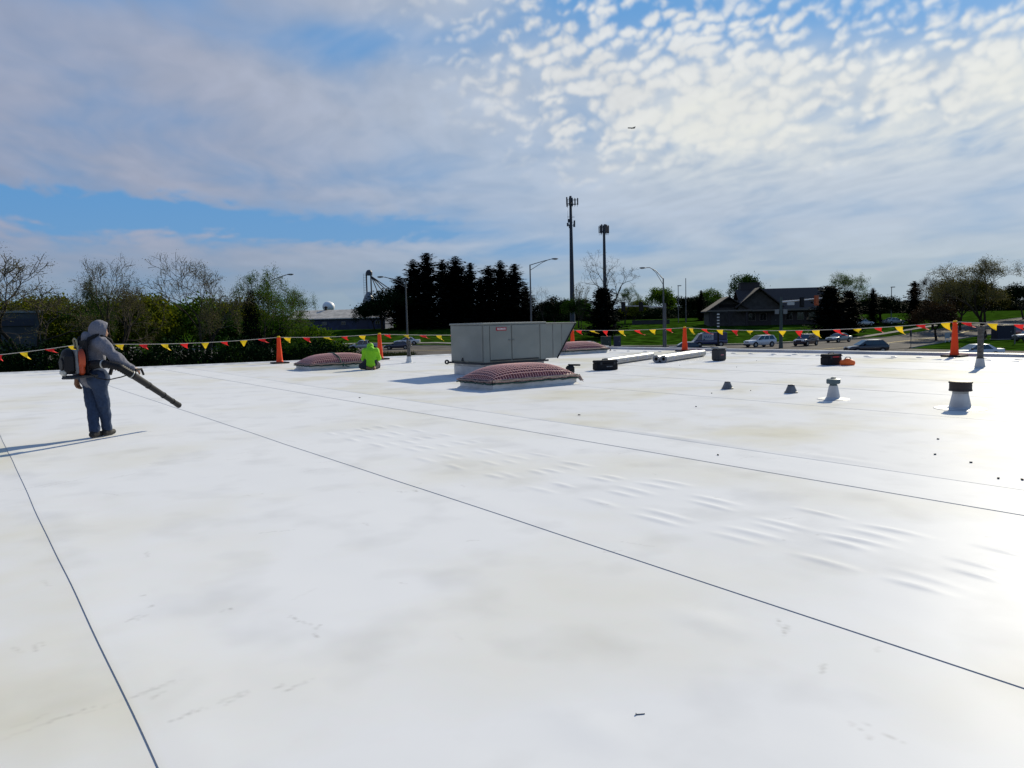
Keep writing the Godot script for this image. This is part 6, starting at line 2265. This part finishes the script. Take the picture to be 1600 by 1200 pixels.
	var ksk := [[kpel, kch, 0.12, 0.13], [kch, knk, 0.11, 0.055], [knk, khd, 0.055, 0.055], [kch + Vector3(0, 0.05, 0), J.ls, 0.09, 0.05], [kch + Vector3(0, 0.05, 0), J.rs, 0.09, 0.05], [J.ls, J.le, 0.05, 0.042], [J.le, J.lw, 0.04, 0.028], [J.rs, J.re, 0.05, 0.042], [J.re, J.rw, 0.04, 0.028],
		[kpel, J.lh, 0.10, 0.08], [kpel, J.rh, 0.10, 0.08], [J.lh, J.lk, 0.075, 0.05], [J.lk, J.la, 0.048, 0.036], [J.rh, J.rk, 0.075, 0.05], [J.rk, J.ra, 0.048, 0.036]]
	var kb := blob(ksk, 0.015, 0.026)
	kb.add(blob(head_bones(khd, kface, Vector3(0, 0.8, -0.5).normalized()), 0.012, 0.011))
	kb.add(blob(hand_bones(J.lw, Vector3(0.2, -0.4, -0.9).normalized(), Vector3(0, 0.9, -0.4).normalized(), Vector3(0.9, 0, 0.2), 0.6), 0.005, 0.007))
	kb.add(blob(hand_bones(J.rw, Vector3(-0.3, -0.4, -0.86).normalized(), Vector3(0, 0.9, -0.4).normalized(), Vector3(-0.9, 0, 0.3), 0.6), 0.005, 0.007))
	part(kp, "body", kb, M.skin)
	eyes(kp, khd, kface, Vector3(0, 0.8, -0.5).normalized())
	var ksw := [[kpel + Vector3(0, -0.06, 0), kch, 0.175, 0.17], [kch, knk, 0.15, 0.09], [kch + Vector3(0, 0.04, 0), J.ls, 0.13, 0.085], [kch + Vector3(0, 0.04, 0), J.rs, 0.13, 0.085], [J.ls, J.le, 0.085, 0.066], [J.le, J.lw, 0.064, 0.044], [J.rs, J.re, 0.085, 0.066], [J.re, J.rw, 0.064, 0.044], [knk, knk + Vector3(0, 0.03, -0.04), 0.09, 0.085]]
	part(kp, "sweatshirt", crumple(blob(ksw, 0.022, 0.02), 0.018, 3.4, 12), M.lime)
	part(kp, "hood", hood_shell(khd, kface, Vector3(0, 0.8, -0.5).normalized(), 0.122, 0.05), M.lime)
	var kj := [[J.lh, J.rh, 0.13, 0.13], [J.lh, J.lk, 0.115, 0.085], [J.lk, J.la, 0.082, 0.065], [J.rh, J.rk, 0.115, 0.085], [J.rk, J.ra, 0.082, 0.065]]
	part(kp, "jeans", crumple(blob(kj, 0.016, 0.02), 0.014, 3.6, 13), M.dark_jeans)
	for k in [["la", Vector3(0.16, 0, 0.08)], ["ra", Vector3(0.04, 0, 0.16)]]:
		var a: Vector3 = J[k[0]]
		var d: Vector3 = k[1]
		part(kp, "boot", blob([[a, a + d * 0.3, 0.058, 0.055], [a + Vector3(0, -0.02, 0) + d * 0.3, a + d * 0.95 + Vector3(0, -0.03, 0), 0.048, 0.042]], 0.012, 0.016), M.tan_boot)

# ---------------------------------------------------------------- small things
func build_small_things() -> void:
	var rng := RandomNumberGenerator.new()
	rng.seed = 303
	var spots := [[9.37, 8.07], [4.46, 9.48], [4.00, 8.45], [3.55, 8.24], [3.05, 7.63], [2.89, 7.72], [9.83, 13.05], [10.07, 12.14], [16.60, 18.49], [16.05, 21.61], [14.92, 6.83], [14.58, 18.69], [8.78, 10.18], [5.54, 6.78]]
	for s in spots:
		var t := thing("roof_scrap", "tiny dark scrap lying on the white membrane", "scrap", roof_at(s[0], s[1], 0.005), rng.randf() * TAU, "tiny dark scraps on the roof")
		var g := G.new()
		var l := rng.randf_range(0.010, 0.022)
		g.prism(PackedVector2Array([Vector2(-l, -0.006), Vector2(l * 0.6, -0.008), Vector2(l, 0.004), Vector2(-l * 0.3, 0.010)]), 0.0, 0.012, Transform3D(Basis(Vector3.RIGHT, -PI / 2 + rng.randf_range(-0.25, 0.25)), Vector3.ZERO))
		part(t, "scrap_body", g, M.black_matte)
	var st := thing("fastener_strip", "small bent metal fastener lying in the foreground of the membrane", "fastener", roof_at(2.08, 2.08, 0.0030), 0.12)
	var g := G.new()
	g.tube([Vector3(-0.016, 0.002, 0), Vector3(0.018, 0.002, 0)], [0.0022, 0.0018], 6)
	part(st, "shank", g, M.lead)
	var h := G.new()
	h.tube([Vector3(-0.018, 0.003, 0), Vector3(-0.016, 0.003, 0)], [0.0055, 0.005], 8)
	part(st, "head", h, M.lead)
